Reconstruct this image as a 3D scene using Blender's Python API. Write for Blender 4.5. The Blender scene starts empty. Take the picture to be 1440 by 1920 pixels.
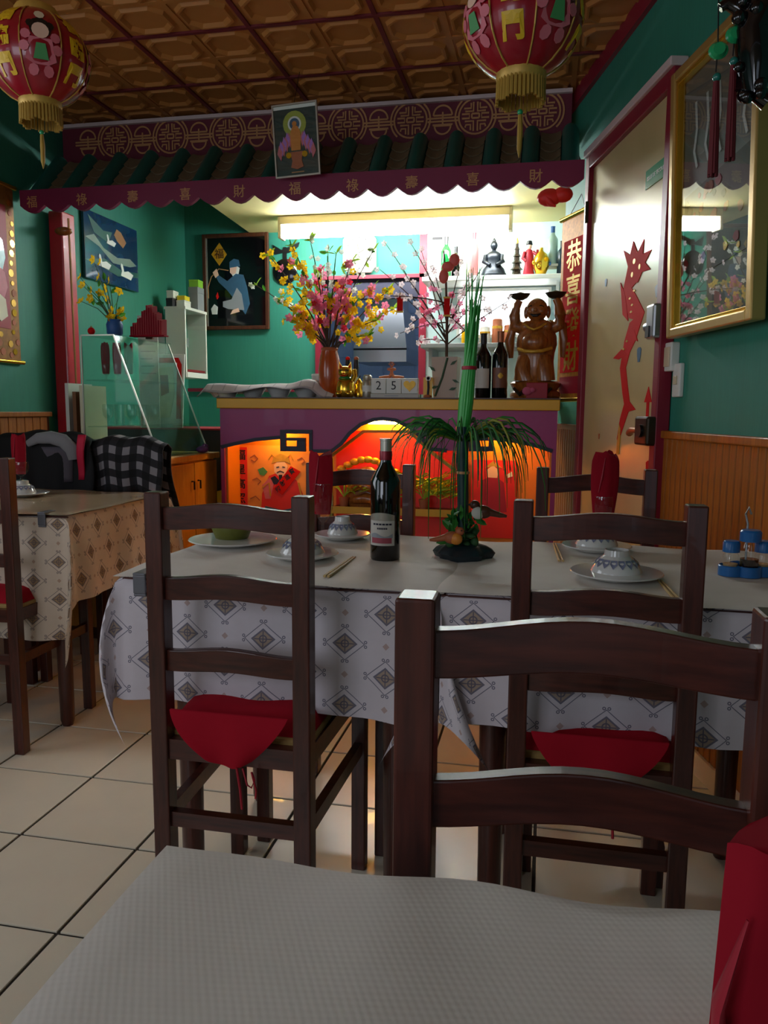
import bpy, bmesh, math, random
from mathutils import Vector, Matrix
R = math.radians
random.seed(7)
C = bpy.context.scene.collection
SC = bpy.context.scene

# ------------------------------------------------------------------ camera
CAMH = 1.11; FPX = 1474.0
PITCH, YAW, ROLL, CANT = R(7.4), R(11.69), R(0.43), R(14.1)
_f = Vector((-math.sin(YAW) * math.cos(PITCH), math.cos(YAW) * math.cos(PITCH), -math.sin(PITCH)))
_r = Vector((math.cos(YAW), math.sin(YAW), 0)); _u = _r.cross(_f)
_r2 = _r * math.cos(ROLL) + _u * math.sin(ROLL); _u2 = -_r * math.sin(ROLL) + _u * math.cos(ROLL)
EYE = Vector((0, 0, CAMH))
cam = bpy.data.cameras.new('camera'); camo = bpy.data.objects.new('camera', cam); C.objects.link(camo)
m3 = Matrix((_r2, _u2, -_f)).transposed(); camo.matrix_world = Matrix.Translation(EYE) @ m3.to_4x4()
cam.sensor_fit = 'HORIZONTAL'; cam.sensor_width = 36; cam.lens = FPX / 1440 * 36
cam.clip_start = 0.02; cam.clip_end = 60
SC.camera = camo

# ------------------------------------------------------------------ world, daylight, exposure
world = bpy.data.worlds.new('world'); SC.world = world; world.use_nodes = True
world.node_tree.nodes['Background'].inputs[0].default_value = (0.62, 0.76, 1.0, 1)
world.node_tree.nodes['Background'].inputs[1].default_value = 0.35
def area_light(name, loc, rot, sx, sy, power, col):
    l = bpy.data.lights.new(name, 'AREA'); l.shape = 'RECTANGLE'; l.size = sx; l.size_y = sy
    l.energy = power; l.color = col
    o = bpy.data.objects.new(name, l); C.objects.link(o); o.location = loc; o.rotation_euler = rot
    return o
# daylight through windows and glazed door; the side window is added for fill
area_light('window_daylight', (-2.74, -.45, 1.55), (R(90), 0, R(-90)), 1.5, 1.2, 4.5, (0.90, 0.92, 1.0))
area_light('rear_window_daylight', (-1.5, -1.7, 1.6), (R(90), 0, 0), 1.3, 1.2, 12, (0.86, 0.88, 1.0))
area_light('added_fill_daylight', (-2.74, 1.55, 1.65), (R(90), 0, R(-90)), 1.1, 1.0, 6, (0.92, 0.93, 1.0))  # unseen side window, added to brighten the middle of the room
area_light('door_daylight', (.62, -1.72, 1.2), (R(90), 0, 0), .7, 1.7, .6, (0.92, 0.93, 1.0))
SC.view_settings.view_transform = 'Standard'; SC.view_settings.look = 'None'
SC.view_settings.gamma = 1; SC.view_settings.use_curve_mapping = False
SC.view_settings.exposure = 0.8
SC.cycles.transparent_max_bounces = 20; SC.cycles.max_bounces = 7; SC.cycles.diffuse_bounces = 4; SC.cycles.glossy_bounces = 3; SC.cycles.transmission_bounces = 4

# ------------------------------------------------------------------ measuring helpers (sight lines onto real planes)
def ray(px, py): return _f + _r2 * ((px - 720) / FPX) - _u2 * ((py - 960) / FPX)
def PY(px, py, Y): d = ray(px, py); return EYE + d * (Y / d.y)
def PZ(px, py, z): d = ray(px, py); return EYE + d * ((z - CAMH) / d.z)
def PX(px, py, X): d = ray(px, py); return EYE + d * (X / d.x)
WO = Vector((0.509, 2.435, 0)); WN = Vector((math.cos(CANT), math.sin(CANT), 0)); WT = Vector((math.sin(CANT), -math.cos(CANT), 0))
WROT = CANT - R(90)
def PW(px, py, off=0.0):
    d = ray(px, py); t = ((WO - EYE).dot(WN) - off) / d.dot(WN); P = EYE + d * t
    return (P - WO).dot(WT), P.z
def wpt(s, z=0.0, off=0.0): p = WO + WT * s - WN * off; return Vector((p.x, p.y, z))

# ------------------------------------------------------------------ mesh builder
class MB:
    def __init__(s): s.v = []; s.f = []; s.uv = None
    def add(s, vs, fs, M=None):
        o = len(s.v)
        s.v += [tuple(M @ Vector(p)) if M else tuple(p) for p in vs]
        s.f += [tuple(i + o for i in f) for f in fs]; return s
    def box(s, x0, x1, y0, y1, z0, z1, M=None):
        return s.add([(x0,y0,z0),(x1,y0,z0),(x1,y1,z0),(x0,y1,z0),(x0,y0,z1),(x1,y0,z1),(x1,y1,z1),(x0,y1,z1)],
                     [(0,3,2,1),(4,5,6,7),(0,1,5,4),(1,2,6,5),(2,3,7,6),(3,0,4,7)], M)
    def prism(s, pts, y0, y1, M=None):            # (x,z) outline, thickness along y
        n = len(pts)
        return s.add([(p[0], y0, p[1]) for p in pts] + [(p[0], y1, p[1]) for p in pts],
                     [tuple(range(n)), tuple(range(2*n-1, n-1, -1))] + [(i, (i+1) % n, n+(i+1) % n, n+i) for i in range(n)], M)
    def slab(s, pts, z0, z1, M=None):             # (x,y) outline, thickness along z
        n = len(pts)
        return s.add([(p[0], p[1], z0) for p in pts] + [(p[0], p[1], z1) for p in pts],
                     [tuple(range(n)), tuple(range(2*n-1, n-1, -1))] + [(i, (i+1) % n, n+(i+1) % n, n+i) for i in range(n)], M)
    def stroke(s, pts, w, y0, y1, M=None, closed=False):   # a band of width w along a polyline in xz
        P = [Vector((p[0], p[1])) for p in pts]; n = len(P); L = []; Rr = []
        for i in range(n):
            a = P[(i-1) % n] if (closed or i > 0) else P[i]; b = P[(i+1) % n] if (closed or i < n-1) else P[i]
            t = (b - a); t = t.normalized() if t.length > 1e-9 else Vector((1, 0))
            k = Vector((-t.y, t.x)) * w / 2; L.append(P[i] + k); Rr.append(P[i] - k)
        vs = [(p.x, y0, p.y) for p in L] + [(p.x, y0, p.y) for p in Rr] + [(p.x, y1, p.y) for p in L] + [(p.x, y1, p.y) for p in Rr]
        fs = []
        for i in range(n if closed else n-1):
            j = (i+1) % n
            fs += [(i, j, n+j, n+i), (2*n+i, 3*n+i, 3*n+j, 2*n+j), (i, 2*n+i, 2*n+j, j), (n+i, n+j, 3*n+j, 3*n+i)]
        if not closed: fs += [(0, n, 3*n, 2*n), (n-1, 3*n-1, 4*n-1, 2*n-1)]
        return s.add(vs, fs, M)
    def bar(s, a, b, w, h, up=(0, 0, 1)):
        a = Vector(a); b = Vector(b); d = b - a; L = d.length; d.normalize(); up = Vector(up)
        if abs(d.dot(up)) > .95: up = Vector((0, 1, 0))
        x = d.cross(up).normalized(); z = x.cross(d)
        M = Matrix((x, d, z)).transposed().to_4x4(); M.translation = a
        return s.box(-w/2, w/2, 0, L, -h/2, h/2, M)
    def tube(s, pts, r, n=8, caps=True, flat=1.0):
        P = [Vector(p) for p in pts]; m = len(P); rr = r if isinstance(r, (list, tuple)) else [r]*m
        vs = []; up = Vector((0.13, 0.21, 1)).normalized()
        for i in range(m):
            t = (P[min(i+1, m-1)] - P[max(i-1, 0)]).normalized()
            u = up - t * up.dot(t)
            if u.length < .15: u = Vector((1, 0.2, 0)) - t * t.x
            u.normalize(); w = t.cross(u)
            for k in range(n):
                a = 2*math.pi*k/n; vs.append(P[i] + (u*math.cos(a) + w*math.sin(a)*flat)*rr[i])
        fs = [(i*n+k, i*n+(k+1) % n, (i+1)*n+(k+1) % n, (i+1)*n+k) for i in range(m-1) for k in range(n)]
        if caps: fs += [tuple(range(n-1, -1, -1)), tuple(range((m-1)*n, m*n))]
        return s.add(vs, fs)
    def lathe(s, prof, n=24, M=None, sx=1.0, sy=1.0):
        vs = []; m = len(prof)
        for r, z in prof:
            for k in range(n):
                a = 2*math.pi*k/n; vs.append((r*math.cos(a)*sx, r*math.sin(a)*sy, z))
        fs = [(i*n+k, i*n+(k+1) % n, (i+1)*n+(k+1) % n, (i+1)*n+k) for i in range(m-1) for k in range(n)]
        if prof[0][0] > 1e-6: fs.append(tuple(range(n-1, -1, -1)))
        if prof[-1][0] > 1e-6: fs.append(tuple(range((m-1)*n, m*n)))
        return s.add(vs, fs, M)
    def ball(s, c, r, nu=12, nv=8, M=None):
        rx, ry, rz = r if isinstance(r, (tuple, list)) else (r, r, r); c = Vector(c)
        vs = [(c.x, c.y, c.z - rz)]
        for j in range(1, nv):
            b = -math.pi/2 + math.pi*j/nv
            for k in range(nu):
                a = 2*math.pi*k/nu; vs.append((c.x+rx*math.cos(b)*math.cos(a), c.y+ry*math.cos(b)*math.sin(a), c.z+rz*math.sin(b)))
        vs.append((c.x, c.y, c.z + rz)); top = len(vs)-1
        fs = [(0, 1+(k+1) % nu, 1+k) for k in range(nu)] + [(top, 1+(nv-2)*nu+k, 1+(nv-2)*nu+(k+1) % nu) for k in range(nu)]
        fs += [(1+j*nu+k, 1+j*nu+(k+1) % nu, 1+(j+1)*nu+(k+1) % nu, 1+(j+1)*nu+k) for j in range(nv-2) for k in range(nu)]
        return s.add(vs, fs, M)
    def grid(s, nu, nv, fn, uvfn=None):           # open surface fn(u,v) -> point
        o = len(s.v)
        if uvfn and s.uv is None: s.uv = [(0, 0)]*o
        for j in range(nv+1):
            for i in range(nu+1):
                s.v.append(tuple(fn(i/nu, j/nv)))
                if uvfn: s.uv.append(uvfn(i/nu, j/nv))
        s.f += [(o+j*(nu+1)+i, o+j*(nu+1)+i+1, o+(j+1)*(nu+1)+i+1, o+(j+1)*(nu+1)+i) for j in range(nv) for i in range(nu)]
        return s
    def mesh(s, name, mat, smooth=None, bevel=0, recalc=True, merge=0):
        me = bpy.data.meshes.new(name); me.from_pydata(s.v, [], s.f)
        if s.uv:
            l = me.uv_layers.new(name='UVMap')
            for lp in me.loops: l.data[lp.index].uv = s.uv[lp.vertex_index]
        if recalc or bevel or merge:
            bm = bmesh.new(); bm.from_mesh(me)
            if merge: bmesh.ops.remove_doubles(bm, verts=bm.verts, dist=merge)
            if recalc: bmesh.ops.recalc_face_normals(bm, faces=bm.faces)
            if bevel: bmesh.ops.bevel(bm, geom=[e for e in bm.edges if len(e.link_faces) == 2 and e.calc_face_angle(0) > .6], offset=bevel, segments=2, affect='EDGES', profile=.5)
            bm.to_mesh(me); bm.free()
        if smooth:
            for p in me.polygons: p.use_smooth = True
            me.set_sharp_from_angle(angle=R(smooth if smooth > 1 else 40))
        me.materials.append(mat if not isinstance(mat, str) else MT[mat]); return me
    def build(s, name, mat, parent=None, smooth=None, bevel=0, loc=None, rot=None, recalc=True, merge=0):
        return link(name, s.mesh(name, mat, smooth, bevel, recalc, merge), parent, loc, rot)
def link(name, me, parent=None, loc=None, rot=None):
    o = bpy.data.objects.new(name, me); C.objects.link(o)
    if parent: o.parent = parent
    if loc is not None: o.location = loc
    if rot is not None: o.rotation_euler = rot
    return o
def thing(name, label, cat, loc=(0, 0, 0), rotz=0, group=None):
    o = link(name, None, None, loc, (0, 0, rotz)); tag(o, label, cat, group); o.empty_display_size = .05; return o
def tag(o, label, cat, group=None):
    o['label'] = label; o['category'] = cat
    if group: o['group'] = group
    return o
def struct(o): o['kind'] = 'structure'; return o
def kids(o): return [c for c in bpy.data.objects if c.parent == o]
def dup(o, loc=None, rotz=None, label=None, parent=None):
    c = o.copy(); C.objects.link(c); c.parent = parent
    if loc is not None: c.location = loc
    if rotz is not None: c.rotation_euler = (0, 0, rotz)
    if label: c['label'] = label
    for k in kids(o): dup(k, parent=c)
    return c
_txt = {}
def text_mb(body, size, depth=0.0006, bold=0.0):     # lettering in the xz plane, centred, thickness toward -y
    cu = bpy.data.curves.new('lettering', 'FONT'); cu.body = body; cu.size = size; cu.align_x = 'CENTER'; cu.align_y = 'CENTER'
    cu.extrude = depth/2; cu.offset = bold; cu.resolution_u = 2
    o = bpy.data.objects.new('lettering', cu); C.objects.link(o)
    dg = bpy.context.evaluated_depsgraph_get(); me = bpy.data.meshes.new_from_object(o.evaluated_get(dg))
    mb = MB(); mb.v = [(v.co.x, -v.co.z, v.co.y) for v in me.vertices]; mb.f = [tuple(p.vertices) for p in me.polygons]
    bpy.data.objects.remove(o); bpy.data.curves.remove(cu); bpy.data.meshes.remove(me)
    return mb
def text(body, size, mat, parent, x=0, y=0, z=0, name='lettering', bold=0.0, rot=None, squash=None):
    mb = text_mb(body, size, bold=bold)
    if squash: mb.v = [(a*squash[0], b, c*squash[1]) for a, b, c in mb.v]
    return mb.build(name, mat, parent, loc=(x, y, z), rot=rot, recalc=False)
def circ(cx, cz, r, n=16, a0=0, a1=360, ry=None):
    full = abs(a1-a0) >= 360; m = n if full else n+1
    return [(cx + r*math.cos(R(a0+(a1-a0)*i/n)), cz + (ry or r)*math.sin(R(a0+(a1-a0)*i/n))) for i in range(m)]

# ------------------------------------------------------------------ materials
def lin(c):
    if isinstance(c, str): c = tuple(int(c[i:i+2], 16) for i in (0, 2, 4))
    return tuple(((x/255)/12.92 if x/255 <= .04045 else ((x/255+.055)/1.055)**2.4) for x in c)
MT = {}
class NT:
    def __init__(s, name):
        s.m = bpy.data.materials.new(name); s.m.use_nodes = True; s.t = s.m.node_tree; s.n = s.t.nodes
        s.p = s.n['Principled BSDF']; s.out = s.n['Material Output']; MT[name] = s.m
    def new(s, typ, **kw):
        n = s.n.new(typ)
        for k, v in kw.items(): setattr(n, k, v)
        return n
    def set(s, sock, v):
        if hasattr(v, 'is_output') or hasattr(v, 'links'): s.t.links.new(v, sock)
        else: sock.default_value = v
    def math(s, op, a, b=0.0, c=0.0):
        n = s.new('ShaderNodeMath', operation=op); s.set(n.inputs[0], a); s.set(n.inputs[1], b); s.set(n.inputs[2], c); return n.outputs[0]
    def mix(s, fac, a, b):
        n = s.new('ShaderNodeMix', data_type='RGBA'); s.set(n.inputs[0], fac)
        s.set(n.inputs[6], (*a, 1) if isinstance(a, tuple) else a); s.set(n.inputs[7], (*b, 1) if isinstance(b, tuple) else b); return n.outputs[2]
    def coord(s, which='Object', scale=(1, 1, 1)):
        t = s.new('ShaderNodeTexCoord'); mp = s.new('ShaderNodeMapping'); mp.inputs['Scale'].default_value = scale
        s.t.links.new(t.outputs[which], mp.inputs[0]); return mp.outputs[0]
    def noise(s, vec, scale=5, detail=3, rough=.5):
        n = s.new('ShaderNodeTexNoise'); n.inputs['Scale'].default_value = scale; n.inputs['Detail'].default_value = detail; n.inputs['Roughness'].default_value = rough
        s.t.links.new(vec, n.inputs['Vector']); return n.outputs['Fac']
    def bump(s, h, strength=.3, dist=.002):
        b = s.new('ShaderNodeBump'); b.inputs['Strength'].default_value = strength; b.inputs['Distance'].default_value = dist
        s.t.links.new(h, b.inputs['Height']); s.t.links.new(b.outputs[0], s.p.inputs['Normal'])
def mat(name, col, rough=.55, metal=0.0, var=.12, scale=6, stretch=(1, 1, 1), bump=0.0, emit=0.0, ecol=None, spec=.5, coat=0.0, sheen=0.0, alpha=1.0):
    t = NT(name); c = lin(col); p = t.p
    p.inputs['Roughness'].default_value = rough; p.inputs['Metallic'].default_value = metal
    p.inputs['Specular IOR Level'].default_value = spec; p.inputs['Coat Weight'].default_value = coat; p.inputs['Sheen Weight'].default_value = sheen
    nz = t.noise(t.coord('Object', stretch), scale, 4)
    f = t.math('MULTIPLY_ADD', nz, 2*var, 1-var)
    mx = t.new('ShaderNodeVectorMath', operation='SCALE'); mx.inputs[0].default_value = c; t.t.links.new(f, mx.inputs['Scale'])
    t.t.links.new(mx.outputs[0], p.inputs['Base Color'])
    if bump: t.bump(nz, bump)
    if emit:
        p.inputs['Emission Color'].default_value = (*lin(ecol or col), 1); p.inputs['Emission Strength'].default_value = emit
    return t.m
def petal(name, col):
    t = NT(name); t.n.remove(t.p); c = (*lin(col), 1)
    d = t.new('ShaderNodeBsdfDiffuse'); d.inputs[0].default_value = c; r = t.new('ShaderNodeBsdfTranslucent'); r.inputs[0].default_value = c
    m = t.new('ShaderNodeMixShader'); m.inputs[0].default_value = .5; t.t.links.new(d.outputs[0], m.inputs[1]); t.t.links.new(r.outputs[0], m.inputs[2]); t.t.links.new(m.outputs[0], t.out.inputs[0])
def glassy(name, tint, refl=.12, rough=.02, haze=0.0, hazecol='c8d8d0', fk=1.0):
    t = NT(name); t.n.remove(t.p)
    tr = t.new('ShaderNodeBsdfTransparent'); tr.inputs[0].default_value = (*lin(tint), 1)
    gl = t.new('ShaderNodeBsdfGlossy'); gl.inputs['Roughness'].default_value = rough; gl.inputs[0].default_value = (1, 1, 1, 1)
    fr = t.new('ShaderNodeFresnel'); fr.inputs[0].default_value = 1.45
    k = t.math('MULTIPLY_ADD', fr.outputs[0], fk, max(0.0, refl - .035))
    k = t.math('MULTIPLY', k, t.math('SUBTRACT', 1.0, t.new('ShaderNodeNewGeometry').outputs['Backfacing']))
    mx = t.new('ShaderNodeMixShader'); t.t.links.new(k, mx.inputs[0]); t.t.links.new(tr.outputs[0], mx.inputs[1]); t.t.links.new(gl.outputs[0], mx.inputs[2])
    o = mx
    if haze:
        df = t.new('ShaderNodeBsdfDiffuse'); df.inputs[0].default_value = (*lin(hazecol), 1)
        nz = t.noise(t.coord('Object'), 9, 3); h = t.math('MULTIPLY', nz, haze*2)
        m2 = t.new('ShaderNodeMixShader'); t.t.links.new(h, m2.inputs[0]); t.t.links.new(mx.outputs[0], m2.inputs[1]); t.t.links.new(df.outputs[0], m2.inputs[2]); o = m2
    t.t.links.new(o.outputs[0], t.out.inputs[0]); return t.m

def wood(name, dark, light, rough=.4, axis=2, coat=0.0, ring=26):
    t = NT(name); st = [7, 7, 7]; st[axis] = .7
    v = t.coord('Object', tuple(st)); nz = t.noise(v, 6, 5, .6)
    v2 = t.coord('Object', tuple(x*ring/7 for x in st)); n2 = t.noise(v2, 5, 3)
    f = t.math('MULTIPLY_ADD', n2, .45, t.math('MULTIPLY', nz, .55))
    r = t.new('ShaderNodeMapRange'); t.set(r.inputs[0], f); r.inputs[1].default_value = .35; r.inputs[2].default_value = .65
    t.t.links.new(t.mix(r.outputs[0], lin(dark), lin(light)), t.p.inputs['Base Color'])
    t.p.inputs['Roughness'].default_value = rough; t.p.inputs['Coat Weight'].default_value = coat; t.bump(f, .12); return t.m
wood('chair_wood', '32130d', '58271c', .34, 2, .15)
wood('rail_wood', '32130d', '58271c', .34, 0, .15)
wood('pine', '8a480c', 'b46a18', .5, 2, .05)
wood('cabinet_wood', 'b87f2c', 'd09a44', .45, 2)
wood('carved_wood', '74390f', 'b06a2a', .3, 2, .3)
wood('walnut', '3a1c10', '5a3018', .4, 2)
mat('rush', 'a8884e', .8, 0, .3, 60, (1, 8, 1), .4)
# wallpaper with fine vertical streaks
def wallpaper(name, col):
    t = NT(name); v = t.coord('Object', (60, 60, 2.2)); n1 = t.noise(v, 2.2, 4, .6); n2 = t.noise(t.coord('Object'), 1.6, 2)
    f = t.math('ADD', t.math('MULTIPLY', n1, .45), t.math('MULTIPLY', n2, .25))
    c = lin(col); t.t.links.new(t.mix(f, tuple(x*.62 for x in c), tuple(min(1, x*1.35) for x in c)), t.p.inputs['Base Color'])
    t.p.inputs['Roughness'].default_value = .62; t.bump(n1, .25); return t.m
wallpaper('teal_paper', '2f8a74')
mat('cream_wall', 'dccb88', .6, var=.05); mat('pale_wall', 'c4dcdc', .5, var=.05); mat('rear_wall', 'b9ad90', .7)
mat('kitchen_tile', '9db4d8', .35, var=.06); mat('steel', 'b9bdc2', .32, .9, .06); mat('dark_gap', '14100e', .9)
mat('floor_tile', 'e4dac4', .3, 0, .06, 9, coat=.1); mat('grout', '2c261f', .9)
mat('ceil_tile', 'b07234', .62, 0, .08, 12); mat('ceil_strip', '6e1f26', .5); mat('ceil_base', '8a5a28', .8)
mat('trim_red', '8a1830', .45); mat('col_red', 'b81f2a', .38, coat=.2); mat('purple', '9c3070', .42, var=.06, coat=.1); mat('fascia', '7a1740', .5, var=.1)
mat('gold_paint', 'cf9a1e', .38, .15, .08); mat('frieze_gold', 'c48e5c', .5, .1); mat('frieze_red', '6a1c30', .6); mat('pale_strip', 'd9c3c3', .45)
mat('roof_green', '175a50', .4, 0, .2, 14, coat=.2); mat('roof_brown', '75644a', .6, 0, .2, 14); mat('navy', '1e1c34', .5)
mat('white_paint', 'e6e6de', .4, var=.04); mat('cream_paint', 'd9c896', .3, var=.06, coat=.35); mat('beige_plastic', 'd8c8a8', .4, var=.03)
mat('black', '0d0c0d', .4); mat('black_gloss', '0a0a0c', .12, coat=.5); mat('charcoal', '2c2a2e', .6)
mat('gold', 'c8a460', .34, .55, .1); mat('gold_bright', 'e6b63c', .2, .9, .12); mat('gold_leaf', 'd2a238', .42, .4, .3, 40)
mat('red_napkin', '941022', .85, 0, .08, 20, spec=.15); mat('red_cloth', 'a81226', .85, 0, .12, 20, spec=.15)
mat('red_paper', 'd01c1a', .75, var=.06, spec=.1); mat('red_deep', 'a3122a', .5, var=.08); mat('red_hot', 'e0281a', .5, var=.08); mat('orange_panel', 'e08a26', .55, var=.1); mat('poster_orange', 'f0a040', .45, var=.22, scale=9)
mat('yellow_paint', 'e0b418', .45); mat('olive_frame', '8a8a20', .5); mat('green_leaf', '2f7a2c', .45, var=.25, scale=18); mat('lime_leaf', '9cc83c', .5, var=.2, scale=18); mat('deep_leaf', '1d4a20', .5, var=.25, scale=18); mat('yellow_leaf', 'c8b42c', .5, var=.2, scale=18)
mat('reed', '3fae4a', .35, var=.25, scale=14, stretch=(6, 6, 1)); mat('pot_dark', '1e2a30', .35, var=.3, scale=14, bump=.5); mat('band_blue', '8088a4', .15, coat=.5); mat('moss', '2f5a2c', .7, var=.4, scale=40, bump=.6)
mat('porcelain', 'dcdcd8', .12, var=.03, coat=.5); mat('porcelain_blue', '4a5a86', .15, var=.15, scale=30, coat=.5); mat('chop', 'c9a86a', .5)
mat('terracotta', 'b8501c', .22, var=.1, coat=.4); mat('branch', '4a3424', .7); petal('petal_pink', 'f586a8'); petal('petal_yellow', 'f8c824'); petal('petal_pale', 'f8e4e6'); petal('petal_red', 'e03048'); petal('petal_white', 'f4f4e8'); petal('leaf_bright', 'a8d04a'); petal('leaf_mid', '58a03c')
mat('skin_print', 'f0c8b0', .5, var=.05); mat('hair_print', '18130f', .5); mat('pink_print', 'd4707c', .5, var=.12, scale=60); mat('cream_print', 'efe4c4', .5); mat('green_print', '4f9a5a', .5); mat('purple_print', 'b47ad0', .5, var=.15, scale=50); mat('orange_print', 'd8862e', .5); mat('blue_print', '37617f', .5, var=.15, scale=40); mat('white_print', 'eef0ea', .5); mat('grey_print', '9aa0a6', .5)
mat('lantern_red', '9a1024', .28, var=.06, coat=.3); mat('lantern_gold', 'c8a04a', .45, .3, .25, 50)
mat('tassel_gold', 'a8842e', .7, 0, .25, 60, (4, 4, 1)); mat('tassel_red', '64101a', .7, 0, .25, 60, (4, 4, 1)); mat('jade', '1f9a5e', .25, coat=.4); mat('teal_bead', '1c6e62', .25, coat=.4)
mat('wine_glass_dark', '060807', .08, coat=.6); mat('label_paper', 'cfcac0', .5, var=.05); mat('foil_red', '8a1a2a', .35, .3); mat('foil_silver', 'c4beb0', .3, .7); mat('foil_black', '1a1418', .4); mat('foil_copper', 'b06a48', .35, .5)
mat('blue_plastic', '1f6fb8', .35, var=.05, coat=.2); mat('soy', '1a0d08', .15, coat=.4); mat('pale_liquid', 'c8a878', .2); mat('grey_clip', '6e6e74', .4, .4)
mat('teal_print', '1f7a86', .3, var=.2, scale=14, coat=.5); mat('lake_print', '183e60', .16, var=.45, scale=7, coat=.7); mat('cloud_print', '7f9488', .35, var=.3); mat('isle_print', '2f6058', .35, var=.3); mat('pavilion_print', 'a8744a', .4); mat('pomelo', '62641e', .5, var=.2, scale=50, bump=.25)
mat('jacket_black', '0f1013', .8); mat('jacket_grey', '8c8c90', .9, sheen=.3); mat('jacket_red', 'c8123c', .7); mat('chair_grey', '5d5660', .75)
mat('bright_panel', 'f2fbfb', .4, emit=2.2, ecol='f2fbff'); mat('tube_light', 'ffffff', .4, emit=36, ecol='eef8ff'); mat('niche_lamp', 'ffe08a', .4, emit=40, ecol='ffbc48')
mat('bronze', '3a2f22', .35, .6); mat('bronze_black', '1a2026', .35, .3); mat('clay_pot', 'b0603a', .6); mat('green_bottle', '0d5a2a', .1, coat=.5); mat('purple_box', '6a3a86', .5); mat('lime_box', '8cc83a', .5); mat('yellow_box', 'e8d028', .5); mat('blue_box', '2a5a9a', .5); mat('grey_box', '8e9296', .5); mat('brown_box', '8a5a38', .6)
glassy('clear_glass', 'fafcfb', .06); glassy('green_glass', 'e0f2ea', .035, .06, .13, '6fb0a0', .35); glassy('picture_glass', 'f4f6f5', .2, .012)
glassy('plate_glass', 'f0f7f4', .035, .03, .05, '8cc0b0', .3)
t = NT('door_paint'); t.p.inputs['Base Color'].default_value = (*lin('d2bd86'), 1); t.p.inputs['Roughness'].default_value = .24; t.p.inputs['Coat Weight'].default_value = .5; t.p.inputs['Coat Roughness'].default_value = .17
nz = t.noise(t.coord('Object', (1, 1, .6)), 3, 4); t.t.links.new(t.mix(nz, lin('c4ae78'), lin('dcc894')), t.p.inputs['Base Color'])

# printed tablecloth: diamonds with a framed flower and scrolls, small motifs between (UV in metres)
def cloth_print(name, base, ink, fill, cell=.084):
    t = NT(name); uv = t.new('ShaderNodeTexCoord').outputs['UV']; sp = t.new('ShaderNodeSeparateXYZ'); t.t.links.new(uv, sp.inputs[0])
    u = t.math('DIVIDE', sp.outputs[0], cell); v = t.math('DIVIDE', sp.outputs[1], cell*.86)
    def diamond(du, dv):
        a = t.math('SUBTRACT', t.math('FRACT', t.math('ADD', u, du)), .5); b = t.math('SUBTRACT', t.math('FRACT', t.math('ADD', v, dv)), .5)
        return a, b, t.math('ADD', t.math('ABSOLUTE', a), t.math('MULTIPLY', t.math('ABSOLUTE', b), 1.0))
    def band(d, c, w): return t.math('LESS_THAN', t.math('ABSOLUTE', t.math('SUBTRACT', d, c)), w)
    # big motif on every second cell (checkerboard): period 2 in u, rows staggered
    u2 = t.math('DIVIDE', sp.outputs[0], cell*2); v2 = t.math('DIVIDE', sp.outputs[1], cell*1.5)
    def motif(ou, ov):
        a = t.math('MULTIPLY', t.math('SUBTRACT', t.math('FRACT', t.math('ADD', u2, ou)), .5), 2.0)
        b = t.math('MULTIPLY', t.math('SUBTRACT', t.math('FRACT', t.math('ADD', v2, ov)), .5), 1.5)
        A = t.math('ABSOLUTE', a); B = t.math('ABSOLUTE', b); d = t.math('ADD', t.math('MULTIPLY', A, .85), B)
        rr = t.math('SQRT', t.math('ADD', t.math('MULTIPLY', a, a), t.math('MULTIPLY', b, b)))
        outl = t.math('MAXIMUM', band(d, .40, .013), band(d, .235, .026))
        inner = t.math('LESS_THAN', d, .215)
        # flower in the middle
        fl = t.math('MULTIPLY', band(rr, .085, .016), inner); cr = t.math('MULTIPLY', t.math('LESS_THAN', t.math('MINIMUM', A, B), .013), t.math('LESS_THAN', d, .2))
        # scroll curls at the four tips
        q1 = t.math('SQRT', t.math('ADD', t.math('POWER', t.math('SUBTRACT', A, .055), 2.0), t.math('POWER', t.math('SUBTRACT', B, .43), 2.0)))
        q2 = t.math('SQRT', t.math('ADD', t.math('POWER', t.math('SUBTRACT', A, .50), 2.0), t.math('POWER', t.math('SUBTRACT', B, .055), 2.0)))
        cu = t.math('MAXIMUM', band(q1, .03, .011), band(q2, .03, .011))
        return t.math('MAXIMUM', t.math('MAXIMUM', outl, cu), t.math('MAXIMUM', fl, cr)), inner
    i1, f1 = motif(0, 0); i2, f2 = motif(.5, .5)
    ink_m = t.math('MAXIMUM', i1, i2); fill_m = t.math('MAXIMUM', f1, f2)
    def dots(ou, ov):
        a = t.math('ABSOLUTE', t.math('MULTIPLY', t.math('SUBTRACT', t.math('FRACT', t.math('ADD', u2, ou)), .5), 2.0)); b = t.math('ABSOLUTE', t.math('MULTIPLY', t.math('SUBTRACT', t.math('FRACT', t.math('ADD', v2, ov)), .5), 1.5))
        return t.math('LESS_THAN', t.math('ADD', a, b), .085)
    dm = t.math('MAXIMUM', dots(.5, 0), dots(0, .5))
    nz = t.noise(t.coord('UV'), 45, 3); bs = t.mix(nz, tuple(x*.92 for x in lin(base)), lin(base))
    c1 = t.mix(t.math('MULTIPLY', dm, .55), bs, lin('a06a4a')); c2 = t.mix(t.math('MULTIPLY', fill_m, .8), c1, lin(fill)); c3 = t.mix(t.math('MULTIPLY', ink_m, .85), c2, lin(ink))
    t.t.links.new(c3, t.p.inputs['Base Color']); t.p.inputs['Roughness'].default_value = .75; t.bump(t.noise(t.coord('UV'), 600, 2), .08); return t.m
cloth_print('cloth_print', 'dcd2d8', '55536a', '9c8264')
cloth_print('cloth_print_warm_lit', 'dcc8b2', '5c5058', '94703f')  # same print in tan, warm lamp light put into its colours
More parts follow.
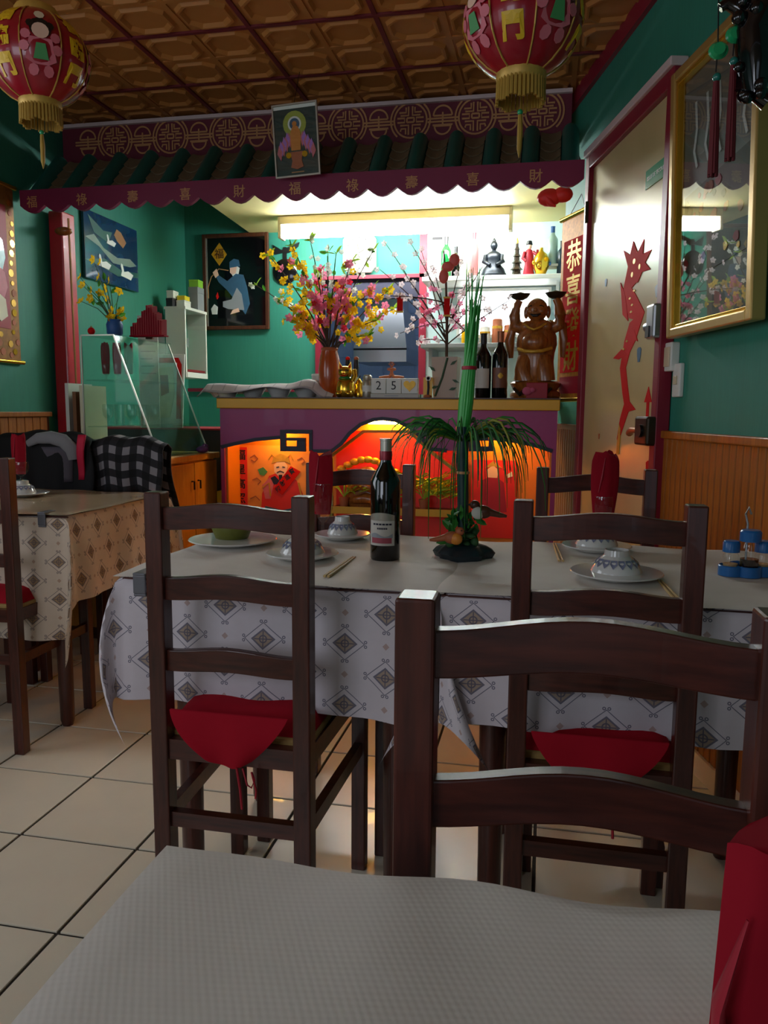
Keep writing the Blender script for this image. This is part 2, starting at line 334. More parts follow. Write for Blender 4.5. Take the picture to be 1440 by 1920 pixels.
# embossed paper
t = NT('paper'); v = t.coord('UV'); 
sp = t.new('ShaderNodeSeparateXYZ'); t.t.links.new(v, sp.inputs[0])
a = t.math('SINE', t.math('MULTIPLY', t.math('ADD', t.math('MULTIPLY', sp.outputs[0], .55), sp.outputs[1]), 900)); b = t.math('SINE', t.math('MULTIPLY', t.math('SUBTRACT', sp.outputs[0], t.math('MULTIPLY', sp.outputs[1], .4)), 700))
t.bump(t.math('MULTIPLY', a, b), .11, .0005); nz = t.noise(v, 20, 3)
t.t.links.new(t.mix(nz, lin('dcd5cc'), lin('e8e2da')), t.p.inputs['Base Color']); t.p.inputs['Roughness'].default_value = .7
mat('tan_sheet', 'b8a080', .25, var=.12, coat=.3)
# plaid
def plaid(name, cols, n):
    t = NT(name); sp = t.new('ShaderNodeSeparateXYZ'); t.t.links.new(t.new('ShaderNodeTexCoord').outputs['UV'], sp.inputs[0])
    a = t.math('GREATER_THAN', t.math('FRACT', t.math('MULTIPLY', sp.outputs[0], n)), .5); b = t.math('GREATER_THAN', t.math('FRACT', t.math('MULTIPLY', sp.outputs[1], n)), .5)
    s = t.math('MULTIPLY', t.math('ADD', a, b), .5)
    c = t.mix(t.math('GREATER_THAN', s, .25), lin(cols[0]), lin(cols[1])); c = t.mix(t.math('GREATER_THAN', s, .75), c, lin(cols[2]))
    t.t.links.new(c, t.p.inputs['Base Color']); t.p.inputs['Roughness'].default_value = .85
plaid('plaid', ('0c0c0e', '232226', '8c888c'), 3.4)
# checked dish towel
t = NT('towel'); sp = t.new('ShaderNodeSeparateXYZ'); t.t.links.new(t.new('ShaderNodeTexCoord').outputs['UV'], sp.inputs[0])
g = t.math('MAXIMUM', t.math('LESS_THAN', t.math('FRACT', t.math('MULTIPLY', sp.outputs[0], 7)), .1), t.math('LESS_THAN', t.math('FRACT', t.math('MULTIPLY', sp.outputs[1], 5)), .13))
t.t.links.new(t.mix(t.math('MULTIPLY', g, .5), lin('d8d0d4'), lin('8c8894')), t.p.inputs['Base Color']); t.p.inputs['Roughness'].default_value = .85
# ================================================================== the room
XL, YB, YR, ZC = -2.65, 5.54, -1.6, 2.64
TILE = .33
# floor
fl = struct(MB().box(XL-.1, 1.7, YR-.1, YB+.1, -.06, -.004).build('floor', 'grout'))
me = MB().box(-TILE/2+.0042, TILE/2-.0042, -TILE/2+.0042, TILE/2-.0042, -.006, 0).mesh('tile', 'floor_tile', bevel=.0012)
for i in range(-6, 9):
    for j in range(-10, 13):
        cx, cy = -.988 + (i+.5)*TILE, 1.703 + (j+.5)*TILE
        if cx < XL+.05 or cx > 1.12-.251*cy+.02 or cy < YR+.05 or cy > YB: continue
        link('tile', me, fl, (cx, cy, 0))
# walls
struct(MB().box(XL-.12, XL, 2.15, YB+.12, 0, ZC+.05).box(XL-.12, XL, .35, .95, 0, ZC+.05).box(XL-.12, XL, .95, 2.15, 0, 1.1).box(XL-.12, XL, .95, 2.15, 2.2, ZC+.05).box(XL-.12, XL, YR-.1, -1.25, 0, ZC+.05).box(XL-.12, XL, -1.25, .35, 0, .9).box(XL-.12, XL, -1.25, .35, 2.2, ZC+.05).build('wall_left', 'teal_paper'))
hx0, hx1, hz0, hz1 = -1.63, -.885, 1.22, 2.02
wb = MB().box(XL, hx0, YB, YB+.1, 0, ZC).box(hx0, hx1, YB, YB+.1, hz1, ZC).box(hx0, hx1, YB, YB+.1, 0, hz0)
struct(wb.build('wall_back', 'teal_paper'))
struct(MB().box(hx1, .3, YB, YB+.1, 0, ZC).build('wall_back_pale', 'pale_wall'))
sE = -1.885                                            # far end of the slanted right wall
def wquad(s0, s1, t0, t1): return [tuple(wpt(s0, 0, t0))[:2], tuple(wpt(s1, 0, t0))[:2], tuple(wpt(s1, 0, t1))[:2], tuple(wpt(s0, 0, t1))[:2]]
struct(MB().slab(wquad(sE, 4.3, 0, -.12), 0, ZC+.05).build('wall_right', 'teal_paper'))
e = wpt(sE)
struct(MB().slab([(e.x, e.y), (.11, YB+.1), (.25, YB+.1), (e.x+.14, e.y)], 0, ZC).build('wall_right_bar', 'pale_wall'))
# rear wall behind the camera with a glazed door; the shop window is in the left wall
wr = MB().box(XL, -2.2, YR-.1, YR, 0, ZC).box(-.8, .2, YR-.1, YR, 0, ZC).box(-2.2, -.8, YR-.1, YR, 0, .95).box(-2.2, -.8, YR-.1, YR, 2.25, ZC).box(1.05, 1.7, YR-.1, YR, 0, ZC).box(.2, 1.05, YR-.1, YR, 2.15, ZC)
struct(wr.build('wall_rear', 'rear_wall'))
w1 = struct(MB().box(XL-.065, XL-.06, -1.25, .35, .9, 2.2).build('window_1', 'clear_glass'))
for y in (-1.23, -.45, .33): MB().box(XL-.08, XL-.03, y-.02, y+.02, .9, 2.2).build('window_frame', 'walnut', w1)
for z in (.92, 2.18): MB().box(XL-.08, XL-.03, -1.25, .35, z-.02, z+.02).build('window_frame', 'walnut', w1)
w2_ = struct(MB().box(XL-.065, XL-.06, .95, 2.15, 1.1, 2.2).build('added_window', 'clear_glass'))  # added window, out of view, lets fill light into the room
for y in (.97, 1.55, 2.13): MB().box(XL-.08, XL-.03, y-.02, y+.02, 1.1, 2.2).build('window_frame', 'walnut', w2_)
for z in (1.12, 2.18): MB().box(XL-.08, XL-.03, .95, 2.15, z-.02, z+.02).build('window_frame', 'walnut', w2_)
w3_ = struct(MB().box(-2.2, -.8, YR-.065, YR-.06, .95, 2.25).build('window_3', 'clear_glass'))
for x in (-2.18, -1.5, -.82): MB().box(x-.02, x+.02, YR-.08, YR-.03, .95, 2.25).build('window_frame', 'walnut', w3_)
for z in (.97, 2.23): MB().box(-2.2, -.8, YR-.08, YR-.03, z-.02, z+.02).build('window_frame', 'walnut', w3_)
d1 = struct(MB().box(.24, 1.01, YR-.06, YR-.055, .1, 2.1).build('door_1', 'clear_glass'))
MB().box(.2, .28, YR-.08, YR-.03, 0, 2.15).box(.97, 1.05, YR-.08, YR-.03, 0, 2.15).box(.28, .97, YR-.08, YR-.03, 2.05, 2.15).box(.28, .97, YR-.08, YR-.03, 0, .3).build('door_frame', 'walnut', d1)
MB().tube([(.34, YR-.02, .95), (.34, YR+.03, .95), (.34, YR+.03, 1.15), (.34, YR-.02, 1.15)], .01).build('door_handle', 'steel', d1, smooth=40)
# ceiling: tiles with raised octagon mouldings, dark red strips between
ce = struct(MB().box(XL, 1.7, YR, YB, ZC+.012, ZC+.1).build('ceiling', 'ceil_base'))
SX, SY = .519, .49
tm = MB().box(-SX/2+.008, SX/2-.008, -SY/2+.008, SY/2-.008, 0, .01)
for qx in (-1, 1):
    for qy in (-1, 1):
        cx, cy = qx*SX*.245, qy*SY*.245
        def octa(a, b, c, z): return [(cx+x, cy+y, z) for x, y in ((-a+c, -b), (a-c, -b), (a, -b+c), (a, b-c), (a-c, b), (-a+c, b), (-a, b-c), (-a, -b+c))]
        hx, hy = SX*.205, SY*.205; loops = [octa(hx, hy, .045, 0), octa(hx-.008, hy-.008, .043, -.013), octa(hx-.017, hy-.017, .04, -.013), octa(hx-.03, hy-.03, .036, .001)]
        vs = [p for l in loops for p in l]
        tm.add(vs, [(l*8+k, l*8+(k+1) % 8, (l+1)*8+(k+1) % 8, (l+1)*8+k) for l in range(3) for k in range(8)] + [tuple(range(24, 32))])
tm.box(-.012, .012, -SY*.46, SY*.46, -.005, 0).box(-SX*.46, SX*.46, -.012, .012, -.005, 0)
tme = tm.mesh('ceiling_tile', 'ceil_tile', bevel=0)
X0, Y0 = -.715, 3.70
def wallx(y): return 1.12 - .251*y
for i in range(-4, 5):
    for j in range(-9, 4):
        cx, cy = X0 + (i+.5)*SX, Y0 + (j+.5)*SY
        if cx-SX/2 < XL-.3 or cx-SX/2 > wallx(cy)+.05 or cy < .9 or cy > 4.2: continue
        link('ceiling_tile', tme, ce, (cx, cy, ZC))
for i in range(-3, 4): MB().box(-.0095, .0095, .6, 4.15, ZC-.008, ZC+.004).build('grid_strip', 'ceil_strip', ce, loc=(X0+i*SX, 0, 0))
for j in range(-6, 1): MB().box(XL, 1.0, -.0095, .0095, ZC-.009, ZC+.004).build('grid_strip', 'ceil_strip', ce, loc=(0, Y0+j*SY, 0))
# cream soffit over the bar
zs = 2.36
so = MB().slab([(-2.06, 4.2), (-2.14, YB), (.2, YB), (.05, 4.2)], zs, ZC)
struct(so.build('ceiling_soffit', 'cream_wall'))
# wall trims
tr = MB()
tr.slab(wquad(sE, 3, 0, .02), ZC-.075, ZC-.002); struct(tr.build('trim_1', 'trim_red'))
# wainscot left / right with separate boards
def boards(parent, n, place, w, h, z0):
    me = MB().box(-w/2+.0012, w/2-.0012, -.012, 0, 0, h).mesh('board', 'pine', bevel=.003)
    for k in range(n): place(link('board', me, parent), k)
zR = 1.035
wt = struct(MB().slab(wquad(-.43, 1.6, 0, .006), 0, zR).build('trim_2', 'walnut'))
me = MB().box(-.0178, .0178, -.018, -.005, .07, zR-.012).mesh('board', 'pine', bevel=.004)
for k in range(38):
    p = wpt(-.41 + .04*k); link('board', me, wt, p, (0, 0, WROT))
MB().slab(wquad(-.43, 1.6, .004, .03), zR-.014, zR+.012).build('cap_rail', 'pine', wt, bevel=.004)
MB().slab(wquad(-.43, 1.6, .004, .026), 0, .07).build('skirting', 'floor_tile', wt)
wt2 = struct(MB().slab(wquad(sE+.005, -1.39, 0, .006), 0, zR).build('trim_3', 'walnut'))
for k in range(12):
    p = wpt(sE+.03+.04*k); link('board', me, wt2, p, (0, 0, WROT))
MB().slab(wquad(sE+.005, -1.39, .004, .03), zR-.014, zR+.012).build('cap_rail', 'pine', wt2, bevel=.004)
zL = 1.075
wt3 = struct(MB().box(XL, XL+.006, 1.2, 3.82, 0, zL).build('trim_4', 'walnut'))
me2 = MB().box(-.03, .03, -.018, -.005, .0, zL-.012).mesh('board', 'pine', bevel=.004)
for k in range(41): link('board', me2, wt3, (XL, 1.24+.063*k, 0), (0, 0, R(90)))
MB().box(XL+.004, XL+.03, 1.2, 3.82, zL-.014, zL+.012).build('cap_rail', 'pine', wt3, bevel=.004)
# pass-through opening trim + kitchen behind
tp = struct(MB().box(hx0-.025, hx0+.015, YB-.02, YB+.1, hz0, hz1+.03).box(hx1-.02, hx1+.03, YB-.02, YB+.1, hz0, 2.36).box(hx0-.025, hx1+.02, YB-.02, YB+.1, hz1, hz1+.025).build('trim_5', 'trim_red'))
struct(MB().box(hx1+.9, .11, YB-.005, YB, 1.2, 1.22).build('trim_6', 'white_paint'))
kt = struct(MB().box(-2.6, .3, 7.4, 7.5, 0, 2.6).box(-2.6, -2.5, YB+.1, 7.4, 0, 2.6).box(.2, .3, YB+.1, 7.4, 0, 2.6).build('wall_kitchen', 'kitchen_tile'))
struct(MB().box(-2.6, .3, YB+.1, 7.5, 2.5, 2.6).build('ceiling_kitchen', 'white_paint'))
struct(MB().box(-2.6, .3, YB+.1, 7.5, -.05, 0).build('floor_kitchen', 'floor_tile'))
# red line of skirting along the left part of the back wall
struct(MB().box(XL, hx0, YB-.015, YB, 1.235, 1.26).build('trim_7', 'trim_red'))

# fluorescent lamp under the soffit
yl = 5.13
a, b = PY(528, 428, yl), PY(958, 398, yl)
fl_ = thing('fluorescent_lamp', 'long white fluorescent tube lamp glowing under the cream ceiling behind the canopy', 'lamp', ((a.x+b.x)/2, yl, zs))
L2 = (b.x-a.x)/2
MB().box(-L2, L2, -.05, .05, -.055, 0).build('housing', 'beige_plastic', fl_, bevel=.006)
MB().tube([(-L2+.01, 0, -.095), (-L2+.03, 0, -.095), (L2-.03, 0, -.095), (L2-.01, 0, -.095)], [.03, .042, .042, .03], 14).build('tube', 'tube_light', fl_, smooth=40)
for s in (-1, 1): MB().box(s*L2-.012, s*L2+.012, -.045, .045, -.14, 0).build('end_cap', 'beige_plastic', fl_, bevel=.005)
kl = thing('kitchen_lamp', 'white ceiling lamp glowing in the kitchen behind the hatch', 'lamp', (-1.3, 6.5, 2.5))
MB().box(-.5, .5, -.06, .06, -.03, 0).build('housing', 'beige_plastic', kl, bevel=.006)
MB().tube([(-.48, 0, -.06), (.48, 0, -.06)], .03, 12).build('tube', mat('kitchen_tube', 'ffffff', emit=9, ecol='e8f0ff'), kl, smooth=40)

# ================================================================== pagoda canopy over the bar
cn = thing('pagoda_canopy', 'long dark pagoda style canopy with green roof tiles and scalloped purple edge over bar', 'canopy', (0, 0, 0))
YF, YZ = 3.65, 4.06
fx0, fx1 = -2.61, .115
fz = MB().box(-2.645, .06, YZ, YZ+.03, 2.4, ZC-.004).build('frieze', 'frieze_red', cn)
MB().box(-2.645, .06, YZ-.012, YZ, 2.405, 2.422).build('gold_line', 'gold_paint', cn)
MB().box(-2.645, .06, YZ-.02, YZ, ZC-.03, ZC-.012).build('top_moulding', 'pale_strip', cn)
# frieze ornaments
def medallion():
    m = MB(); r = .082; y0, y1 = -.004, 0; w = .0085
    m.stroke(circ(0, 0, r, 28), w, y0, y1, closed=True)
    for s in (-1, 1):
        m.stroke([(s*x, z) for x, z in circ(0, 0, r+.017, 10, -48, 48)], w, y0, y1)
        m.stroke([(s*.010, .066), (s*.010, .024), (s*.05, .024)], w, y0, y1); m.stroke([(s*.022, .062), (s*.022, .038), (s*.056, .038)], w, y0, y1)
        m.stroke([(s*.066, .012), (s*.030, .012), (s*.030, -.008), (s*.066, -.008)], w, y0, y1); m.stroke([(s*.018, .012), (s*.018, -.008)], w, y0, y1)
        m.stroke([(s*.010, -.068), (s*.010, -.022), (s*.052, -.022)], w, y0, y1); m.stroke([(s*.024, -.064), (s*.024, -.038), (s*.046, -.038), (s*.05, -.05)], w, y0, y1)
    m.stroke([(-.018, .012), (.018, .012)], w, y0, y1); m.stroke([(-.018, -.008), (.018, -.008)], w, y0, y1)
    return m.mesh('medallion', 'frieze_gold')
def emblem():
    m = MB(); y0, y1 = -.004, 0; w = .0085
    m.stroke(circ(0, .014, .046, 14, 0, 180) , w, y0, y1); m.stroke([(-.046, .014), (.046, .014)], w, y0, y1)
    for z, l in ((.001, .075), (-.014, .075), (-.03, .05)): m.stroke([(-l, z), (l, z)], w, y0, y1)
    m.stroke([(0, .03), (0, -.03)], w, y0, y1)
    m.stroke(circ(0, -.034, .04, 14, 180, 360), w, y0, y1); m.stroke([(-.04, -.034), (.04, -.034)], w, y0, y1)
    return m.mesh('emblem', 'frieze_gold')
mm, em = medallion(), emblem(); zf = 2.535
xm = PY(652, 220, YZ).x
for k in range(-7, 4):
    x = xm + k*.322
    if -2.55 < x < -.02: link('medallion', mm, fz, (x, YZ, zf))
    if -2.6 < x+.161 < -.03: link('emblem', em, fz, (x+.161, YZ, zf))
# sloping roof
ztop, zbot = 2.372, 2.165; YD = YF+.05; YT = 3.905
MB().box(-2.645, .06, YT-.005, YZ, ztop-.03, ztop).build('roof_top', 'roof_brown', cn)
MB().add([(-2.645, YT, ztop), (.06, YT, ztop), (fx1, YD, zbot), (fx0, YD, zbot), (-2.645, YT, ztop-.03), (.06, YT, ztop-.03), (fx1, YD, zbot-.03), (fx0, YD, zbot-.03)],
         [(0, 1, 2, 3), (7, 6, 5, 4), (0, 4, 5, 1), (1, 5, 6, 2), (2, 6, 7, 3), (3, 7, 4, 0)]).build('roof_deck', 'roof_brown', cn)
sl = math.atan2(ztop-zbot, YT-YD); Ls = math.hypot(ztop-zbot, YT-YD) + .015
def half_tube(r, n=8, convex=True, L=Ls):
    m = MB(); sgn = 1 if convex else -1
    vs = []
    for y in (0, L):
        for k in range(n+1):
            a = math.pi*k/n; vs.append((r*math.cos(a), y, sgn*r*math.sin(a)*1.3))
    fs = [(k, k+1, n+1+k+1, n+1+k) for k in range(n)] + [tuple(range(n, -1, -1)), tuple(range(n+1, 2*n+2))]
    m.add(vs, fs); return m.ball((0, L, 0), (r, .03, r*1.3), 12, 8)
rt = half_tube(.04).mesh('roof_tile', 'roof_green', smooth=40)
pan = MB()
for k in range(4):
    y0, y1 = k*Ls*.24, (k+1)*Ls*.24+.01
    vs = [(x, yy + .018*(1-(x/.045)**2)*(-1 if yy == y0 else 0), z + .012*(x/.045)**2) for yy, z in ((y0, .014), (y1, .004)) for x in (-.045, -.022, 0, .022, .045)]
    vs += [(x, y, z-.006) for x, y, z in vs]
    pan.add(vs, [(i, i+1, 5+i+1, 5+i) for i in range(4)] + [(10+i, 15+i, 15+i+1, 10+i+1) for i in range(4)] + [(i, 10+i, 11+i, i+1) for i in range(4)])
pme = pan.mesh('pan_tile', 'roof_brown', smooth=50)
n = 16; st = (fx1-fx0-.12)/(n-1)
for k in range(n):
    x = fx0+.06+k*st
    link('roof_tile', rt, cn, (x, YD-.02, zbot-.012), (sl, 0, 0))
    if k < n-1: link('pan_tile', pme, cn, (x+st/2, YD, zbot), (sl, 0, 0))
# scalloped fascia
ns = 20; pts = [(fx0, zbot+.012), (fx1, zbot+.012)]; wsc = (fx1-fx0)/ns
for k in range(ns):
    x1 = fx1 - k*wsc
    for i in range(7):
        u = i/6.0; pts.append((x1 - u*wsc, zbot-.062 - .036*math.sin(math.pi*u)))
fa = MB().prism(pts[:2] + pts[2:], YF-.03, YF-.008).build('fascia', 'fascia', cn)
for k in range(0, ns):
    if k % 2: continue
    ch = '福祿壽喜財福祿壽喜財'[k//2]
    text(ch, .06, 'frieze_gold', cn, fx0 + (k+.5)*wsc, YF-.031, zbot-.05, 'character', .0004)
# underside corner ornament in red below the right end
MB().ball((-.03, YF+.14, zbot-.095), (.055, .03, .04), 12, 8).ball((.03, YF+.14, zbot-.085), (.045, .03, .035), 12, 8).tube([(-.04, YF+.13, zbot-.1), (-.02, YF+.12, zbot-.13), (.0, YF+.12, zbot-.14)], [.02, .014, .004]).build('hanging_ornament', 'red_hot', cn, smooth=50)
# red column at the left
p0 = PY(95, 600, 3.87); p1 = PY(121, 600, 3.87)
co = thing('red_column', 'glossy red square wooden column at the left end of the canopy', 'column', ((p0.x+p1.x)/2+.01, 3.93, 0))
MB().box(-.04, .04, -.06, .06, 0, 2.14).build('shaft', 'col_red', co, bevel=.008)
MB().box(-.052, .052, -.072, .072, 0, .12).build('base', 'col_red', co, bevel=.006)
MB().tube([(.072, -.04, 1.2), (.068, -.042, 2.1)], .006, 6).build('pipe', 'frieze_gold', co)
MB().ball((.055, -.07, 2.03), (.05, .03, .022), 12, 8).build('ornament', 'carved_wood', co, smooth=50)
# ================================================================== bar counter
YC = 3.75
bc = thing('bar_counter', 'purple painted bar counter with gold edge and lit niche in front', 'counter', (0, 0, 0))
cx0, cx1, cz = -1.626, .04, 1.163
MB().box(cx0-.01, cx1+.01, YC-.02, YC+.5, 1.112, cz).build('countertop', 'gold_paint', bc, bevel=.004)
MB().box(cx0-.012, cx1+.012, YC-.022, YC+.5, cz, cz+.006).build('top_sheet', 'walnut', bc)
def c2(px, py, Y=YC): p = PY(px, py, Y); return (p.x, p.z)
low = [(415, 838), (440, 832), (480, 824), (526, 820), (526, 808), (586, 808), (586, 846), (622, 846), (640, 832), (655, 813), (676, 796), (700, 787), (717, 785), (742, 788), (768, 801), (788, 818), (808, 842), (838, 845), (866, 845), (866, 810), (926, 810), (926, 822), (960, 826), (1000, 834), (1036, 846)]
outl = [c2(*q) for q in low]
out = [(cx0, 1.112), (cx0, 0), (cx0+.02, 0), (cx0+.02, outl[0][1])] + outl + [(cx1-.02, outl[-1][1]), (cx1-.02, 0), (cx1, 0), (cx1, 1.112)]
MB().prism(out, YC, YC+.02).build('front_panel', 'purple', bc)
MB().stroke(outl[:4], .018, YC-.006, YC).stroke(outl[6:18], .018, YC-.006, YC).stroke(outl[21:], .018, YC-.006, YC).build('border', 'navy', bc)
for (a0, a1, fl2) in ((526, 586, 1), (866, 926, -1)):     # Greek key fretwork, open to the lit niche behind
    for (p0, q0, p1, q1) in ((0, 806, 10, 846), (10, 806, 60, 813), (54, 813, 60, 846), (10, 821, 47, 826), (31, 826, 47, 837), (10, 837, 47, 846)):
        if fl2 < 0: p0, p1 = 60-p1, 60-p0
        xa_, zb_ = c2(a0+p0, q1); xb_, za_ = c2(a0+p1, q0)
        MB().box(xa_, xb_, YC-.006, YC+.012, zb_, za_).build('fret_bar', 'navy', bc)
# inside: orange back panel, sides, floor of the niche
MB().box(cx0+.02, cx1-.02, YC+.2, YC+.215, .0, 1.11).build('back_panel', 'orange_panel', bc)
for xs in (cx0+.02, cx1-.03): MB().box(xs, xs+.01, YC+.02, YC+.2, 0, 1.11).build('side_panel', 'orange_panel', bc)
# red central niche with an olive octagonal frame
ni = [c2(q[0], q[1], YC+.1) for q in [(622, 1010), (622, 855), (682, 809), (768, 809), (812, 850), (868, 893), (868, 1010)]]
MB().stroke(ni, .016, YC+.085, YC+.11).build('niche_frame', 'olive_frame', bc)
MB().box(ni[0][0], ni[-1][0], YC+.188, YC+.199, .3, ni[2][1]).build('niche_back', 'red_hot', bc)
nx0, nz = c2(690, 803, YC+.12); nx1, _ = c2(764, 803, YC+.12)
nl = thing('niche_lamp', 'warm yellow lamp glowing in the arch of the bar front', 'lamp', ((nx0+nx1)/2, YC+.13, nz))
MB().box(-.12, .12, -.035, .035, .062, .075).build('housing', 'white_paint', nl)
MB().tube([(-.1, 0, .04), (.1, 0, .04)], .02, 12).build('bulb', 'niche_lamp', nl, smooth=40)
for sx in (-.095, .095): MB().box(sx-.008, sx+.008, -.015, .015, .03, .063).build('socket', 'white_paint', nl)
for (xx, lab) in ((-1.36, 'small warm lamp hidden at the top left of the bar front'), (-.22, 'small warm lamp hidden at the top right of the bar front')):
    l2 = thing('niche_lamp', lab, 'lamp', (xx, YC+.1, .985))
    MB().box(-.06, .06, -.02, .02, .03, .04).build('housing', 'white_paint', l2); MB().tube([(-.05, 0, .015), (.05, 0, .015)], .012, 10).build('bulb', 'niche_lamp', l2, smooth=40)

# ------------------------------------------------------------------ tables and cloths
def table(name, label, x0, x1, y0, y1, h):
    t = thing(name, label, 'table', ((x0+x1)/2, (y0+y1)/2, 0)); w, d = (x1-x0)/2, (y1-y0)/2
    MB().box(-w, w, -d, d, h-.03, h).build('table_top', 'rail_wood', t, bevel=.004)
    MB().box(-w+.06, w-.06, -d+.06, -d+.08, h-.1, h-.03).box(-w+.06, w-.06, d-.08, d-.06, h-.1, h-.03).box(-w+.06, -w+.08, -d+.08, d-.08, h-.1, h-.03).box(w-.08, w-.06, -d+.08, d-.08, h-.1, h-.03).build('apron', 'rail_wood', t)
    for sx in (-1, 1):
        for sy in (-1, 1): MB().lathe([(.018, 0), (.024, .02), (.026, .3), (.03, h-.1), (.03, h-.03)], 12).build('leg', 'chair_wood', t, smooth=50, loc=(sx*(w-.1), sy*(d-.1), 0))
    return t
def cloth(name, label, x0, x1, y0, y1, z, drop, matn, seam=(1, 1), ph=0.0, n=56, dy_=None, tip=.1):
    """square cloth over a table: sides hang, corners fall in pointed folds"""
    mb = MB(); dY = dy_ or drop; W, D = x1-x0+2*drop, y1-y0+2*dY
    def fn(u, v):
        X, Y = x0-drop+u*W, y0-dY+v*D
        dx = (X-x1) if X > x1 else (x0-X if X < x0 else 0); dy = (Y-y1) if Y > y1 else (y0-Y if Y < y0 else 0)
        sx = 1 if X > x1 else -1; sy = 1 if Y > y1 else -1
        cX, cY = min(max(X, x0), x1), min(max(Y, y0), y1)
        if dx == 0 and dy == 0: return (X, Y, z)
        kx = seam[1] if sx > 0 else seam[0]
        if dy == 0:
            w = .010*math.sin(Y*21+ph)*(dx/drop) + .005*math.sin(Y*47+ph*2)*(dx/drop)
            return (cX+sx*kx*(.006+.07*dx+w), Y, z-dx*.985+.002)
        if dx == 0:
            w = .011*math.sin(X*19+ph)*(dy/drop) + .005*math.sin(X*43+ph)*(dy/drop)
            return (X, cY+sy*(.006+.07*dy+w), z-dy*.985+.002)
        r = math.hypot(dx, dy); th = math.atan2(dy, dx); k = math.sin(2*th); rm = math.hypot(drop, dY)
        bx = math.cos(th)**2; by = math.sin(th)**2; q = r/rm
        bul = .15*rm*math.sin(math.pi*min(1, q)**.9*.86)*k**1.3; swing = .11*rm*k*q*q; wob = .02*math.sin(5*th+ph)*q*k
        if kx < .5: return (cX - sx*(.30*rm*k*q**1.5) + sx*kx*.07*r*bx, cY + sy*(.006+.07*r*by+bul*.7+wob), z-r*(.985-tip*k)+.002)
        return (cX + sx*(.006+.07*r*bx+bul*.55-swing+wob), cY + sy*(.006+.07*r*by+bul*.6-wob), z-r*(.985-tip*k)+.002)
    mb.grid(n, n, fn, lambda u, v: (x0-drop+u*W+5, y0-dY+v*D+5))
    o = mb.build(name, matn, None, smooth=60, recalc=False); return tag(o, label, 'tablecloth')
def paper(name, label, x0, x1, y0, y1, z, matn='paper', over=.012, ph=0.0):
    mb = MB(); w, d = x1-x0+2*over, y1-y0+2*over
    def fn(u, v):
        X, Y = x0-over+u*w, y0-over+v*d
        e = max(x0-X, X-x1, y0-Y, Y-y1, 0)
        wv = .0026*math.sin(X*26+ph)*math.exp(-((y1-Y)/.12)**2) + .0022*math.sin(Y*17+X*9+ph)
        return (X, Y+.003*math.sin(X*38+ph)*(1 if v in (0, 1) else 0), z + .0075 + wv*.7 - e*.25)
    mb.grid(40, 30, fn, lambda u, v: (u*w, v*d)); o = mb.build(name, matn, None, smooth=60, recalc=False); return tag(o, label, 'table paper')
ZT = .765
Z0 = ZT-.006
table('dining_table', 'square dining table under the white patterned cloth left of the seam', -.868, -.197, 1.475, 2.115, Z0-.002)
table('dining_table', 'dining table against the right wall under the blue condiment caddy', -.192, .562, 1.475, 2.09, Z0-.002)
table('dining_table', 'dining table at far left before the draped jackets', -2.2, -1.525, 2.275, 2.96, Z0-.002)
table('dining_table', 'nearest dining table in the foreground under embossed white paper', -.276, .395, -.1, .532, Z0-.002)
cloth('tablecloth', 'white cloth with grey diamond print on table with wine bottle', -.868, -.197, 1.475, 2.115, Z0, .262, 'cloth_print', seam=(1, .03), tip=.03)
cloth('tablecloth', 'diamond printed cloth on the table with blue condiment caddy', -.192, .562, 1.475, 2.09, Z0, .255, 'cloth_print', seam=(.03, .25), ph=1.3, tip=.0)
cloth('tablecloth', 'diamond printed cloth tinted for warm light on far left table', -2.2, -1.525, 2.275, 2.96, Z0, .29, 'cloth_print_warm_lit', ph=2.1, dy_=.42, tip=.0)
cloth('tablecloth', 'printed cloth peeking out under paper of the nearest table', -.276, .395, -.1, .532, Z0, .24, 'cloth_print', ph=.6)
paper('table_paper', 'plain white paper sheet on table with wine bottle and fruit plate', -.868, -.197, 1.475, 2.115, Z0, ph=.4)
paper('table_paper', 'plain white paper sheet on table with blue condiment caddy', -.192, .562, 1.475, 2.09, Z0, ph=2.2)
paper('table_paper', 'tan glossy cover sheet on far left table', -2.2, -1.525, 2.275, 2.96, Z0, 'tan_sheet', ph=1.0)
paper('table_paper', 'large embossed white paper sheet covering the nearest table', -.276, .395, -.1, .532, Z0, over=.01, ph=3.1)
def clip(label, p, rz):
    t = thing('table_clip', label, 'clip', p, rz)
    m = MB().box(-.014, .014, -.03, .03, .014, .02).box(-.014, .014, -.0295, -.023, -.024, .015).box(-.014, .014, -.028, -.012, -.03, -.024); m.build('clip_body', 'grey_clip', t, bevel=.002)
clip('grey metal cloth clip at front left corner of wine bottle table', (-.82, 1.49, Z0-.008), 0)
clip('grey metal cloth clip at near corner of far left table', (-1.61, 2.29, Z0-.008), 0)

